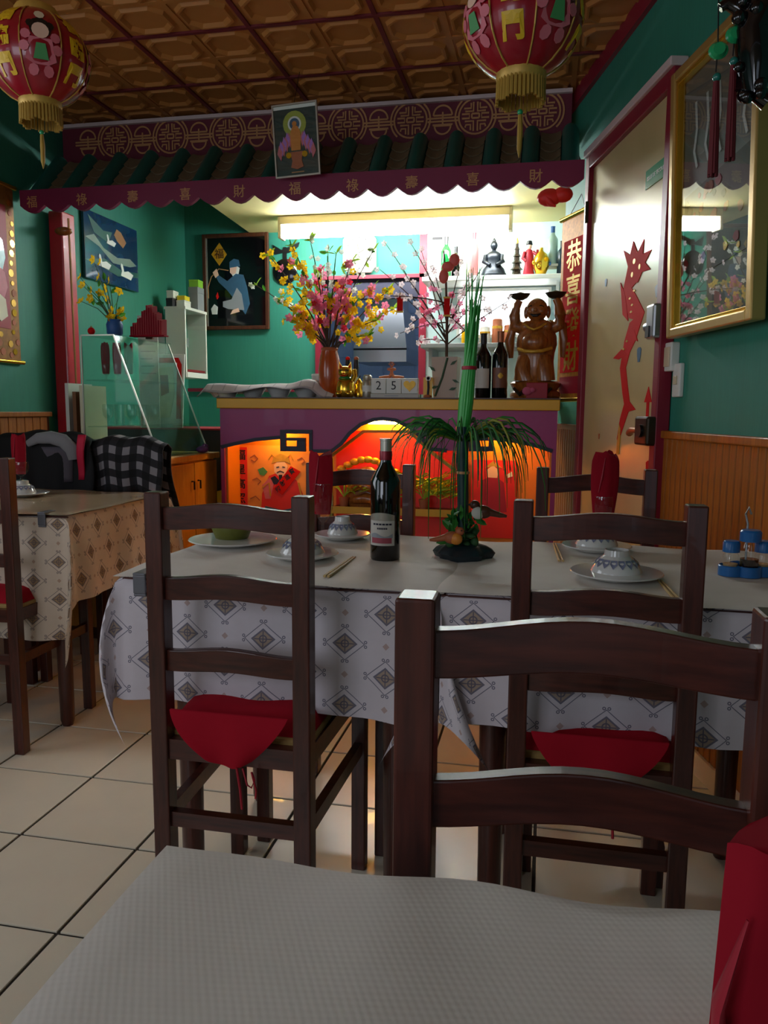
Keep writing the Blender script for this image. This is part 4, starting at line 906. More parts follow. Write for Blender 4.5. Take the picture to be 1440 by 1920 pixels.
p = PY(72, 112, 2.2); lantern('red paper lantern with gold fringe at top left', p.x, 2.2, p.z, .142, R(60), '福臨門')
p = PY(980, 42, 2.0); lantern('red paper lantern with gold fringe at top right', p.x, 2.0, p.z, .138, R(-30), '福臨門')
# ================================================================== things on and behind the bar counter
CT = cz+.0062
def cX(px, Y=3.95, py=740): return PY(px, py, Y).x
def bottle_prof(h, r, neck=.3):
    return [(r*.9, 0), (r, .006), (r, h*(1-neck)-.05*h), (r*.86, h*(1-neck)+.0*h), (r*.42, h*(1-neck)+.09*h), (r*.36, h*(1-neck)+.13*h), (r*.36, h*.985), (r*.4, h*.988), (r*.4, h)]
def bottle(label, x, y, z, h, r, glass, foil, lab=None, name='wine_bottle', seal=None):
    t = thing(name, label, 'bottle', (x, y, z), random.uniform(-.2, .2))
    MB().lathe(bottle_prof(h, r), 24).build('glass_body', glass, t, smooth=35)
    MB().lathe([(r*.39, h*.84), (r*.4, h*.985), (r*.43, h*.988), (r*.43, h+.001), (0, h+.001)], 20).build('capsule', foil, t, smooth=35)
    if lab:
        m = MB(); n = 14; z0, z1 = h*.16, h*.46; an = [R(-150+120*i/n) for i in range(n+1)]
        m.add([((r+.0008)*math.cos(a), (r+.0008)*math.sin(a), zz) for zz in (z0, z1) for a in an], [(i, i+1, n+1+i+1, n+1+i) for i in range(n)])
        lb = m.build('label', lab, t, smooth=60)
        if seal:
            seal(lb, r, h)
    return t
def seal_gold(lb, r, h):
    m = MB(); n = 10; an = [R(-110+40*i/n) for i in range(n+1)]
    m.add([((r+.0014)*math.cos(a), (r+.0014)*math.sin(a), h*.34+.014*s*math.cos((i-n/2)/n*math.pi)) for s in (-1, 1) for i, a in enumerate(an)], [(i, i+1, n+1+i+1, n+1+i) for i in range(n)]); m.build('emblem', 'gold_leaf', lb)
bottle('wine bottle with silver label on the bar beside the bamboo reeds', cX(905), 3.95, CT, .315, .039, 'wine_glass_dark', 'foil_black', 'label_paper')
bottle('wine bottle with copper capsule and brown label beside wooden statue', cX(936), 3.96, CT, .325, .039, 'wine_glass_dark', 'foil_copper', mat('brown_label', '7a4a34', .45), seal=seal_gold)

# carved wooden laughing figure with both arms raised
sx = cX(1003); st = thing('wooden_statue', 'carved wooden laughing buddha statue with raised arms on the right of the bar', 'statue', (sx, 3.98, CT), R(-8))
MB().lathe([(.115, 0), (.125, .012), (.12, .03), (.105, .04), (.118, .06), (.125, .075), (.11, .085), (0, .086)], 28, None, 1, .75).build('pedestal', 'carved_wood', st, smooth=40)
for k in range(3): MB().tube([(-.09+.06*k, -.085, .05), (-.06+.06*k, -.097, .02), (-.03+.06*k, -.085, .05)], [.008, .012, .008], 8).build('pedestal_scroll', 'bronze', st, smooth=40)
bd = MB().lathe([(.075, .085), (.09, .12), (.085, .18), (.088, .22), (.098, .26), (.095, .3), (.078, .34), (.058, .37), (.03, .385), (0, .388)], 28, None, 1, .8)
bd.ball((0, -.035, .27), (.07, .06, .06), 16, 12)
for s in (-1, 1):
    bd.tube([(s*.07, 0, .345), (s*.105, -.005, .355), (s*.11, -.01, .4), (s*.1, -.01, .45), (s*.088, -.01, .475)], [.036, .034, .028, .02, .018], 12)
    bd.ball((s*.045, -.03, .345), (.035, .03, .03), 12, 8)
    bd.tube([(s*.045, -.03, .2), (s*.05, -.045, .14), (s*.05, -.04, .09)], [.04, .045, .05], 12)
bd.build('body', 'carved_wood', st, smooth=60)
hd = MB().ball((0, -.02, .425), (.052, .05, .056), 20, 14); 
for s in (-1, 1): hd.ball((s*.053, -.012, .415), (.012, .012, .03), 10, 8); hd.ball((s*.026, -.052, .415), (.02, .014, .016), 10, 8)
hd.ball((0, -.068, .42), (.011, .012, .01), 10, 8); head = hd.build('head', 'carved_wood', st, smooth=60)
MB().tube([(-.024, -.062, .402), (-.01, -.069, .394), (.01, -.069, .394), (.024, -.062, .402)], [.003, .007, .007, .003], 8).build('mouth', 'black', head, smooth=40)
for s in (-1, 1): MB().tube([(s*.012, -.064, .436), (s*.024, -.062, .441), (s*.036, -.054, .436)], .0028, 6).build('eye', 'black', head, smooth=40)
for s in (-1, 1):
    MB().lathe([(.014, 0), (.03, .01), (.042, .03), (.03, .026), (.012, .036), (0, .04)], 16, Matrix.Translation((s*.086, -.012, .475)), 1.25, .8).build('ingot', 'bronze', st, smooth=50)
    MB().tube([(s*.118, .01, .36), (s*.135, .01, .28), (s*.125, .01, .2)], [.02, .026, .012], 10).build('sleeve', 'carved_wood', st, smooth=50)
MB().tube([(-.08, -.05, .24), (-.04, -.09, .225), (0, -.1, .222), (.04, -.09, .225), (.08, -.05, .24)], .009, 8).build('belt', 'gold_leaf', st, smooth=50)
MB().tube([(-.05, -.055, .355), (-.025, -.085, .335), (0, -.095, .325), (.025, -.085, .335), (.05, -.055, .355)], .006, 8).build('necklace', 'gold_leaf', st, smooth=50)
bx_ = thing('red_gift_box', 'small dark red box leaning on the wooden statue base', 'box', (sx+.01, 3.865, CT+.0))
MB().box(-.05, .05, -.015, .015, 0, .075).build('box_body', 'red_deep', bx_, bevel=.003); MB().ball((-.045, -.018, .035), (.024, .012, .02), 10, 8).ball((-.02, -.02, .04), (.014, .008, .012), 10, 8).build('rosette', 'petal_pink', bx_, smooth=50)

# terracotta vase and artificial blossom
vx = cX(620); va = thing('terracotta_vase', 'tall glossy terracotta vase holding the pink and yellow blossom', 'vase', (vx, 3.93, CT))
MB().lathe([(.034, 0), (.042, .01), (.054, .08), (.057, .14), (.05, .2), (.04, .238), (.042, .25), (.036, .25), (.034, .235), (.045, .15), (.03, .02), (0, .02)], 28).build('vase_body', 'terracotta', va, smooth=40)
MB().lathe([(.0405, .236), (.0445, .247), (.041, .252), (.036, .251)], 28).build('rim', 'clay_pot', va, smooth=40)
def flower_mesh(r, mt, cm, name='blossom', n=5):
    m = MB(); vs = []
    for k in range(n):
        a = 2*math.pi*k/n
        c, s = math.cos(a), math.sin(a)
        def q(u, v, z): return (c*u-s*v, s*u+c*v, z)
        m.add([q(.1*r, 0, 0), q(.55*r, -.42*r, .14*r), q(r, -.2*r, .3*r), q(r, .2*r, .3*r), q(.55*r, .42*r, .14*r), q(.55*r, 0, .04*r)], [(0, 1, 5), (1, 2, 5), (2, 3, 5), (3, 4, 5), (4, 0, 5)])
    m.ball((0, 0, .06*r), .16*r, 6, 4)
    return m.mesh(name, mt, recalc=False)
def leaf_mesh(l, w, mt, name='leaf'):
    m = MB(); P = [(0, 0, 0), (l*.35, w/2, .06*l), (l*.75, w*.36, .1*l), (l, 0, .04*l), (l*.75, -w*.36, .1*l), (l*.35, -w/2, .06*l), (l*.5, 0, .02*l)]
    m.add(P, [(0, 1, 6), (1, 2, 6), (2, 3, 6), (3, 4, 6), (4, 5, 6), (5, 0, 6)]); return m.mesh(name, mt, recalc=False)
def rnd_rot(): return (random.uniform(0, 6.3), random.uniform(0, 6.3), random.uniform(0, 6.3))
def face_rot(): return (R(90)+random.uniform(-.7, .7), random.uniform(-3, 3), random.uniform(-.7, .7))
random.seed(21)
bq_ = thing('blossom_bouquet', 'artificial pink and yellow blossom branches in the terracotta vase', 'flowers', (vx, 3.93, CT+.22))
fm_p, fm_y, fm_r, fm_o = flower_mesh(.022, 'petal_pink', 0), flower_mesh(.018, 'petal_yellow', 0), flower_mesh(.017, 'petal_red', 0), flower_mesh(.014, 'petal_white', 0)
lf1, lf2 = leaf_mesh(.05, .022, 'leaf_bright'), leaf_mesh(.042, .02, 'leaf_mid')
def bl(px, py, dy=0.0): p = PY(px, py, 3.93+dy); return Vector((p.x-vx, p.y-3.93, p.z-CT-.22))
tips = [((505, 480), 'y'), ((480, 535), 'l'), ((548, 462), 'y'), ((582, 452), 'w'), ((615, 475), 'w'), ((630, 476), 'l'), ((660, 490), 'l'), ((655, 500), 'p'), ((700, 540), 'y'), ((738, 580), 'y'), ((728, 545), 'y'), ((708, 600), 'y'), ((545, 600), 'y'), ((568, 620), 'y'), ((530, 560), 'y'), ((600, 510), 'p'), ((640, 540), 'p'), ((620, 560), 'p'), ((590, 560), 'p'), ((550, 500), 'y'), ((672, 560), 'y'), ((690, 630), 'y'), ((560, 580), 'y'), ((655, 590), 'p'), ((700, 470), 'w')]
for (q, kd) in tips:
    e_ = bl(*q, random.uniform(-.12, .12)); s_ = Vector((random.uniform(-.02, .02), random.uniform(-.015, .015), 0))
    mid = s_.lerp(e_, .5) + Vector((-.25*(e_.x)*.3, 0, .05)); pts = []
    for i in range(9):
        u = i/8; pts.append(s_*(1-u)**2 + mid*2*u*(1-u) + e_*u*u)
    MB().tube(pts, [.0045*(1-.75*i/8)+.0008 for i in range(9)], 5).build('branch', 'branch', bq_, smooth=60)
    for i in range(4, 9):
        for rep in range(3):
            if random.random() < (.97 if kd in 'py' else .7):
                u = (i+random.random()-.5)/8; c = pts[i] + Vector((random.gauss(0, .016), random.gauss(-.01, .02), random.gauss(0, .016)))
                if kd == 'p' : me_ = random.choice([fm_p, fm_p, fm_p, fm_r, fm_y])
                elif kd == 'y': me_ = random.choice([fm_y, fm_y, fm_y, fm_p, fm_y])
                else: me_ = fm_o if i > 4 else random.choice([fm_p, fm_y])
                link('blossom', me_, bq_, c, face_rot())
        if random.random() < .75: link('leaf', random.choice([lf1, lf2]), bq_, pts[i] + Vector((0, -.01, 0)), rnd_rot())
    for k in range(3): link('leaf', lf1, bq_, pts[-1], (random.uniform(-.6, .6), -R(50)+k*.5, k*2.1))
# bamboo-painted square vase with pale plum blossom tree
ux = cX(837); sv = thing('square_vase', 'square beige vase painted with bamboo on the bar', 'vase', (ux, 3.93, CT), R(-4))
w_ = .062; m = MB(); 
m.add([(x*w_*k, y*w_*k*.8, z) for k, z in ((.88, 0), (1.04, .2), (.94, .2), (.8, .02)) for x, y in ((-1, -1), (1, -1), (1, 1), (-1, 1))], [(3, 2, 1, 0)] + [(l*4+i, l*4+(i+1) % 4, l*4+4+(i+1) % 4, l*4+4+i) for l in range(3) for i in range(4)] + [(12, 13, 14, 15)])
m.build('vase_body', mat('beige_glaze', 'b79a82', .35, var=.1), sv)
MB().tube([(-.045, -.0465, .01), (-.01, -.05, .1), (.015, -.054, .195)], .005, 6).build('painted_cane', 'deep_leaf', sv, smooth=40)
for (x, z, r_) in ((.03, .16, .6), (-.045, .13, 2.4), (.04, .09, -.4), (-.03, .06, 3.5), (.025, .04, .3)):
    MB().prism([(x, z), (x+.018*math.cos(r_)-.007*math.sin(r_), z+.018*math.sin(r_)+.007*math.cos(r_)), (x+.04*math.cos(r_), z+.04*math.sin(r_)), (x+.018*math.cos(r_)+.007*math.sin(r_), z+.018*math.sin(r_)-.007*math.cos(r_))], -.0565, -.046).build('painted_leaf', 'deep_leaf', sv)
random.seed(8)
pt = thing('plum_tree', 'artificial plum branches with pale pink blossom in square bamboo vase', 'flowers', (ux, 3.93, CT+.17))
def pl(px, py, dy=0.0): p = PY(px, py, 3.93+dy); return Vector((p.x-ux, p.y-3.93, p.z-CT-.17))
trunk = [Vector((0, 0, 0)), pl(838, 600), pl(836, 520), pl(832, 470)]
MB().tube(trunk, [.008, .007, .005, .003], 7).build('branch', 'branch', pt, smooth=60)
fw, fk = flower_mesh(.016, 'petal_pale', 0), flower_mesh(.015, 'petal_pink', 0)
ends = [(722, 455), (770, 455), (712, 505), (750, 500), (768, 610), (725, 555), (748, 545), (880, 520), (900, 560), (880, 610), (790, 470), (905, 500), (870, 470), (750, 625), (780, 640), (890, 640), (860, 550), (812, 500), (920, 580), (960, 560)]
for q in ends:
    k0 = random.uniform(.15, .75); s_ = trunk[0].lerp(trunk[2], k0); e_ = pl(*q, random.uniform(-.15, .12)); mid = s_.lerp(e_, .45) + Vector((0, 0, .02))
    pts = [s_*(1-u)**2 + mid*2*u*(1-u) + e_*u*u for u in [i/7 for i in range(8)]]
    MB().tube(pts, [.0032*(1-.7*i/7)+.0006 for i in range(8)], 5).build('branch', 'branch', pt, smooth=60)
    for i in range(2, 8):
        if random.random() < .9:
            c = pts[i] + Vector((random.gauss(0, .008), random.gauss(-.006, .01), random.gauss(0, .008))); link('blossom', fk if (i < 5 and random.random() < .6) else fw, pt, c, face_rot())
for (qx, qy, h_) in ((750, 568, .085), (838, 575, .085)):       # red paper charms hung in the branches
    c = pl(qx, qy, -.06); MB().box(c.x-.014, c.x+.014, c.y-.003, c.y+.003, c.z-h_/2, c.z+h_/2).build('paper_charm', 'red_paper', pt)
    for s in (-1, 1): MB().box(c.x-.017, c.x+.017, c.y-.005, c.y+.005, c.z+s*h_/2-.004, c.z+s*h_/2+.004).build('charm_bar', 'gold_paint', pt)
c = pl(840, 500, -.05); MB().ball((c.x, c.y, c.z), (.032, .018, .024), 12, 8).ball((c.x+.03, c.y, c.z+.03), (.026, .014, .03), 12, 8).ball((c.x-.02, c.y, c.z-.045), (.024, .016, .034), 12, 8).build('ribbon_bow', mat('coral', 'e8685e', .5), pt, smooth=50)
# lucky cat in gold
lx = cX(655); lc = thing('beckoning_cat', 'small gold beckoning cat figurine with green collar beside terracotta vase', 'figurine', (lx, 3.87, CT))
MB().lathe([(.034, 0), (.046, .012), (.05, .04), (.044, .075), (.03, .098), (0, .105)], 24, None, 1, .8).ball((-.026, -.03, .02), (.018, .02, .016), 10, 8).ball((.026, -.03, .02), (.018, .02, .016), 10, 8).build('body', 'gold_bright', lc, smooth=60)
hd = MB().ball((0, -.005, .125), (.037, .031, .032), 16, 12); 
for s in (-1, 1): hd.add([(s*.012, -.006, .15), (s*.034, -.006, .142), (s*.03, -.006, .18), (s*.022, .01, .15)], [(0, 1, 2), (1, 3, 2), (3, 0, 2), (0, 3, 1)])
hd = hd.build('head', 'gold_bright', lc, smooth=60)
for s in (-1, 1): MB().tube([(s*.008, -.034, .132), (s*.015, -.035, .136), (s*.024, -.031, .132)], .002, 5).build('eye', 'black', hd); MB().add([(s*.017, -.0085, .152), (s*.03, -.0085, .147), (s*.028, -.0085, .17)], [(0, 1, 2)]).build('ear_lining', 'red_paper', hd)
MB().ball((0, -.036, .12), (.005, .004, .004), 8, 6).build('nose', 'red_paper', hd); MB().tube([(-.014, -.034, .11), (0, -.038, .106), (.014, -.034, .11)], .0022, 5).build('mouth', 'red_paper', hd)
MB().tube([(.038, -.008, .085), (.052, -.014, .11), (.05, -.018, .14)], [.014, .013, .014], 10).build('paw', 'gold_bright', lc, smooth=60)
MB().lathe([(.03, .092), (.036, .096), (.03, .102)], 20).build('collar', 'jade', lc, smooth=40)
# jar, calendar, deer, opener
def prop(name, label, cat, px, Y, build, rz=0):
    t = thing(name, label, cat, (cX(px, Y), Y, CT), rz); build(t); return t
def jar(t):
    MB().lathe([(.024, 0), (.026, .004), (.026, .075), (.02, .085), (.022, .088), (.022, .105), (.016, .112), (0, .113)], 20).build('jar_body', 'foil_silver', t, smooth=40); MB().lathe([(.0265, .03), (.0265, .06)], 20).build('label', 'white_print', t, smooth=40)
prop('spice_jar', 'small silver metal jar beside the wooden calendar', 'jar', 689, 3.85, jar)
def calendar(t):
    MB().box(-.12, .12, -.02, .02, 0, .02).build('tray', 'label_paper', t, bevel=.002)
    for k, ch in enumerate('25'):
        b_ = MB().box(-.037, .037, -.02, .018, .021, .095).build('number_block', 'white_paint', t, bevel=.002, loc=(-.08+k*.076, 0, 0)); text(ch, .06, 'charcoal', b_, 0, -.0208, .058, 'numeral')
    b_ = MB().box(-.04, .04, -.02, .018, .021, .095).build('heart_block', 'white_paint', t, bevel=.002, loc=(.075, 0, 0))
    MB().prism([(x*.0019, .06+z*.0019) for x, z in [(16*math.sin(k)**3, 13*math.cos(k)-5*math.cos(2*k)-2*math.cos(3*k)-math.cos(4*k)) for k in [i*math.pi/12 for i in range(24)]]], -.0225, -.0195).build('heart', 'gold_leaf', b_)
    MB().box(-.05, .02, -.0208, -.0198, .0085, .0115).build('caption_line', 'grey_print', t)
prop('block_calendar', 'white wooden block calendar showing 25 on the bar', 'calendar', 741, 3.85, calendar)
def deer(t):
    m = MB().tube([(-.03, 0, .045), (0, 0, .048), (.025, 0, .05)], [.012, .014, .012], 10)
    for x, y in ((-.026, -.008), (-.022, .008), (.02, -.008), (.024, .008)): m.tube([(x, y, .045), (x*1.05, y, 0)], [.006, .004], 7)
    m.tube([(.022, 0, .052), (.035, 0, .075), (.036, 0, .09)], [.009, .007, .008], 8).ball((.044, 0, .092), (.014, .007, .008), 8, 6)
    m.build('body', 'clay_pot', t, smooth=60)
    for s in (-1, 1): MB().tube([(.034, s*.004, .098), (.026, s*.014, .115), (.03, s*.02, .13)], .002, 5).tube([(.028, s*.012, .112), (.018, s*.014, .12)], .0016, 5).build('antler', 'clay_pot', t)
prop('deer_figurine', 'small brown deer figurine facing right behind the calendar', 'figurine', 722, 4.0, deer)
prop('deer_figurine', 'small brown deer figurine facing left behind the calendar', 'figurine', 746, 4.0, deer, R(180))
for t in [o for o in bpy.data.objects if o.name.startswith('deer_figurine')]: t.location.z = CT+.055
rs = thing('white_box', 'flat white box under the two deer figurines', 'box', (cX(733, 4.0), 4.0, CT)); MB().box(-.09, .09, -.04, .04, 0, .042).build('tray', 'white_paint', rs, bevel=.004); MB().box(-.092, .092, -.042, .042, .042, .0545).build('lid', 'white_paint', rs, bevel=.004)
def opener(t):
    MB().box(-.022, .022, -.004, .004, 0, .1).build('card', 'gold_paint', t); MB().tube([(0, -.01, .0), (.004, -.01, .05), (.002, -.01, .085)], .005, 8).build('handle', 'navy', t, smooth=40)
    MB().lathe([(.008, -.003), (.013, -.003), (.013, .003), (.008, .003), (.008, -.003)], 16, Matrix.Translation((.003, -.01, .095)) @ Matrix.Rotation(R(90), 4, 'X')).build('ring', 'white_paint', t, smooth=40); MB().ball((0, -.012, .008), (.02, .01, .009), 10, 6).build('charm', 'clay_pot', t, smooth=50)
prop('bottle_opener', 'bottle opener hanging on a yellow card beside calendar', 'opener', 802, 3.86, opener)
def cup(t):
    MB().lathe([(.04, 0), (.048, .02), (.052, .12), (.048, .12), (.044, .02), (0, .015)], 20).build('pot_body', 'label_paper', t, smooth=40); MB().lathe([(.05, .112), (.054, .116), (.052, .124), (.047, .121)], 20).build('rim', 'white_paint', t, smooth=40)
prop('flower_pot', 'pale cream pot behind the terracotta vase', 'pot', 603, 4.02, cup)
for (px, lab, c_) in ((652, 'red handled knife standing behind the gold cat', 'red_paper'), (668, 'orange handled knife standing behind the gold cat', 'clay_pot')):
    t = thing('kitchen_knife', lab, 'knife', (cX(px, 4.03), 4.03, CT)); MB().box(-.012, .012, -.002, .002, 0, .11).build('blade', 'steel', t)
    MB().tube([(0, 0, .11), (0, 0, .16), (0, 0, .2)], [.011, .014, .011], 8).build('handle', 'black', t, smooth=50); MB().ball((0, 0, .203), (.013, .013, .012), 8, 6).build('pommel', c_, t, smooth=50)
def gourd(t):
    MB().lathe([(0, 0), (.03, .006), (.034, .03), (.02, .052), (.024, .068), (.012, .088), (.004, .098), (0, .1)], 16).build('gourd_body', 'gold_bright', t, smooth=50); MB().tube([(0, 0, .097), (.006, 0, .112)], .003, 6).build('stalk', 'branch', t)
prop('gold_gourd', 'small gold gourd ornament right of the gold cat', 'figurine', 673, 3.93, gourd)
def silver_lion(t):
    MB().ball((0, 0, .03), (.03, .022, .03), 12, 8).ball((-.004, -.012, .075), (.022, .02, .02), 12, 8).ball((.025, .0, .05), (.014, .01, .02), 8, 6).build('body', 'foil_silver', t, smooth=50); MB().ball((-.004, -.03, .085), (.012, .008, .01), 8, 6).build('face', 'clay_pot', t, smooth=50)
o = prop('silver_figurine', 'small silver and brown figurine behind the spice jar', 'figurine', 692, 3.98, silver_lion)
# plates under a checked dish towel
tx0, tx1 = cX(395), cX(575)
for k in range(4):
    t = thing('serving_plate', ('first', 'second', 'third', 'fourth')[k] + ' white plate from the left under the checked towel on bar', 'plate', (tx0+.09+k*.145, 3.96, CT), 0, 'plates under the towel')
    MB().lathe([(0, 0), (.04, 0), (.066, .045), (.07, .05), (.062, .046), (.036, .006), (0, .006)], 24).build('dish', 'porcelain', t, smooth=40); MB().lathe([(.066, .0455), (.0705, .0505), (.0665, .052), (.063, .048)], 24).build('rim', 'porcelain_blue', t, smooth=40)
m = MB()
def tf(u, v):
    X = tx0-.03 + u*(tx1-tx0+.19); base = .058 + .004*math.sin(u*14)
    hump = .03*math.exp(-((u-.8)/.09)**2)
    d = (v-.5)*2; z = base+hump+.012*(1-d*d) - max(0, (abs(d)-.55))*.05*(1+.6*math.sin(u*9))
    if u > .86: z -= (u-.86)*.42*(1-.35*v)
    if u < .05: z -= (.05-u)*.8
    return (X, 3.955 + d*.115 + .008*math.sin(u*17), CT + max(.004, z))
m.grid(40, 18, tf, lambda u, v: (u*1.5, v*.6)); m.grid(40, 18, lambda u, v: (lambda p: (p[0], p[1], p[2]-.003))(tf(u, v)), lambda u, v: (u*1.5, v*.6))
tag(m.build('dish_towel', 'towel', None, smooth=60), 'white checked dish towel spread over plates on the bar', 'towel')

# ------------------------------------------------------------------ shelves on the pale back wall
sh = thing('wall_shelf', 'white upper wall shelf with bottles and figurines behind the bar', 'shelf', (0, 0, 0)); zsh = 1.972
MB().box(-.84, .085, 5.22, YB-.002, zsh-.03, zsh).build('board', 'white_paint', sh, bevel=.004)
for x in (-.78, .03): MB().add([(x-.01, YB-.002, zsh-.03), (x+.01, YB-.002, zsh-.03), (x+.01, 5.3, zsh-.03), (x-.01, 5.3, zsh-.03), (x-.01, YB-.002, zsh-.16), (x+.01, YB-.002, zsh-.16)], [(0, 1, 2, 3), (0, 4, 5, 1), (2, 5, 4, 3), (0, 3, 4), (1, 5, 2)]).build('bracket', 'white_paint', sh)
s2 = thing('wall_shelf', 'lower grey shelf with clay pots behind the bar', 'shelf', (0, 0, 0)); zl = 1.545
MB().box(-.84, -.02, 5.2, YB-.002, zl-.03, zl).build('board', 'grey_box', s2, bevel=.004)
for x in (-.78, -.06): MB().box(x-.012, x+.012, 5.25, YB-.002, zl-.15, zl-.03).build('bracket', 'grey_box', s2)
lpn = thing('added_glow_panel', 'white glowing panel added for the bright wall between the two shelves behind bar', 'lamp', (0, 0, 0))  # added glowing panel, stands in for the very bright wall here
MB().box(-.62, -.03, YB-.03, YB-.012, zl+.08, zsh-.06).build('glow_sheet', 'bright_panel', lpn); MB().box(-.64, -.62, YB-.035, YB-.003, zl+.06, zsh-.04).box(-.03, -.01, YB-.035, YB-.003, zl+.06, zsh-.04).box(-.62, -.03, YB-.035, YB-.003, zl+.06, zl+.08).box(-.62, -.03, YB-.035, YB-.003, zsh-.06, zsh-.04).build('frame', 'white_paint', lpn)
def sX(px, Y=5.34): return PY(px, 520, Y).x
ys = 5.34
bottle('green bottle with dark cap, left one on the upper shelf', sX(836), ys, zsh, .27, .034, 'green_bottle', 'foil_black', name='liquor_bottle')
bottle('short dark bottle behind the green ones on the upper shelf', sX(852), ys+.07, zsh, .22, .03, 'wine_glass_dark', 'foil_black', name='liquor_bottle')
bottle('tall bottle with pale yellow label on the upper shelf', sX(873), ys, zsh, .33, .042, mat('pale_bottle', 'c8d0a0', .3), 'foil_silver', 'cream_print', name='liquor_bottle')
bottle('slim red topped bottle on the upper shelf next to black buddha', sX(889), ys-.03, zsh, .29, .028, mat('rose_glass', '9a5a58', .2), 'foil_red', name='liquor_bottle')
bottle('clear bottle with blue cap on the upper shelf at right', sX(1034), ys, zsh+.07, .24, .034, mat('pale_glass', 'a8c4c0', .15), 'blue_box', name='liquor_bottle')
bottle('dark bottle at the right end of the upper shelf', sX(1052), ys-.04, zsh, .21, .03, mat('blue_glass', '2a4458', .15), 'foil_black', name='liquor_bottle')
bs = thing('block_stand', 'small pale stand under the blue capped bottle', 'stand', (sX(1034), ys, zsh)); MB().box(-.07, .07, -.06, .06, .055, .07).box(-.06, -.045, -.05, .05, 0, .055).box(.045, .06, -.05, .05, 0, .055).build('stand_body', 'label_paper', bs)
bs = thing('black_buddha', 'seated black buddha figurine on the upper shelf', 'figurine', (sX(925), ys, zsh))
MB().lathe([(.085, 0), (.09, .012), (.08, .03), (0, .032)], 20, None, 1, .7).build('base', 'bronze_black', bs, smooth=40)
MB().lathe([(.078, .03), (.07, .055), (.048, .08), (.052, .12), (.056, .145), (.03, .165), (.014, .172), (.014, .185)], 20, None, 1, .7).tube([(-.05, -.01, .14), (-.062, -.03, .1), (-.02, -.05, .075)], [.016, .015, .012], 8).tube([(.05, -.01, .14), (.062, -.03, .1), (.02, -.05, .075)], [.016, .015, .012], 8).build('body', 'bronze_black', bs, smooth=60)
hd = MB().ball((0, -.004, .205), (.024, .024, .03), 14, 10).ball((0, 0, .235), (.012, .012, .012), 10, 8).lathe([(.01, .24), (.004, .252), (0, .256)], 8).build('head', 'bronze_black', bs, smooth=60)
pg = thing('pagoda_ornament', 'small dark tiered pagoda ornament on the upper shelf', 'figurine', (sX(968), ys, zsh))
for k in range(5):
    r_ = .05-.008*k; MB().lathe([(r_, .0), (r_*.55, .018), (r_*.5, .042)], 6).build('tier', 'bronze', pg, loc=(0, 0, .006+k*.042))
MB().lathe([(.008, .21), (.01, .225), (.002, .25), (0, .252)], 8).build('spire', 'gold_leaf', pg, smooth=40); MB().box(-.06, .06, -.04, .04, 0, .008).build('plinth', 'walnut', pg)
rd = thing('robed_figurine', 'small figurine in red robe with dark hat on the upper shelf', 'figurine', (sX(991), ys-.02, zsh))
MB().lathe([(.034, 0), (.038, .01), (.026, .08), (.03, .13), (.02, .165), (.008, .172)], 16, None, 1, .8).tube([(.026, -.01, .15), (.05, -.03, .13), (.055, -.04, .16)], [.012, .01, .008], 8).tube([(-.026, -.01, .15), (-.04, -.03, .11), (-.02, -.04, .09)], [.012, .01, .008], 8).build('robe', 'red_deep', rd, smooth=50)
MB().ball((0, -.004, .187), (.017, .017, .02), 12, 8).build('head', 'skin_print', rd, smooth=50); MB().lathe([(.019, .196), (.021, .2), (.016, .222), (0, .226)], 12).build('hat', 'black', rd, smooth=40)
yo = thing('golden_ornament', 'round gold and yellow ornament on the upper shelf by the corner', 'figurine', (sX(1014), ys-.06, zsh))
MB().lathe([(.02, 0), (.03, .006), (.05, .05), (.055, .09), (.035, .13), (.012, .15), (.01, .17), (0, .172)], 18).build('vase_body', 'gold_bright', yo, smooth=50); 
for k in range(7): MB().ball((.05*math.cos(k*.9), .05*math.sin(k*.9)-.006, .07+.022*math.sin(k*2.3)), .014, 8, 6).build('bead', random.choice(['gold_bright', 'petal_yellow', 'blue_box', 'white_print']), yo, smooth=50)
for (px, lab, h_, r_, mt) in ((882, 'yellow tin with flowers on the lower shelf', .13, .05, 'petal_yellow'), (935, 'tall clay beaker on the lower shelf', .16, .035, 'clay_pot'), (957, 'short clay beaker on the lower shelf near statue', .12, .034, 'clay_pot'), (912, 'pale tin on the lower shelf', .11, .035, 'label_paper')):
    t = thing('shelf_jar', lab, 'jar', (sX(px, 5.3), 5.3, zl)); MB().lathe([(r_*.9, 0), (r_, .006), (r_*1.02, h_*.7), (r_*.94, h_*.75), (r_*.9, h_*.97), (r_*.7, h_), (0, h_)], 18).build('jar_body', mt, t, smooth=40); MB().lathe([(r_*1.03, h_*.6), (r_*1.04, h_*.66), (r_*1.02, h_*.71)], 18).build('band', 'gold_leaf', t, smooth=40)
tx = thing('number_sign', 'small pale sign reading S1 on the pale back wall', 'sign', (PY(822, 435, YB-.01).x, YB-.003, PY(822, 435, YB-.01).z)); MB().box(-.06, .06, -.006, 0, -.05, .035).build('plate', 'white_paint', tx); text('S1', .06, 'grey_print', tx, 0, -.0065, .004, 'lettering'); MB().box(-.04, .03, -.012, -.006, -.05, -.034).build('clip', 'charcoal', tx)

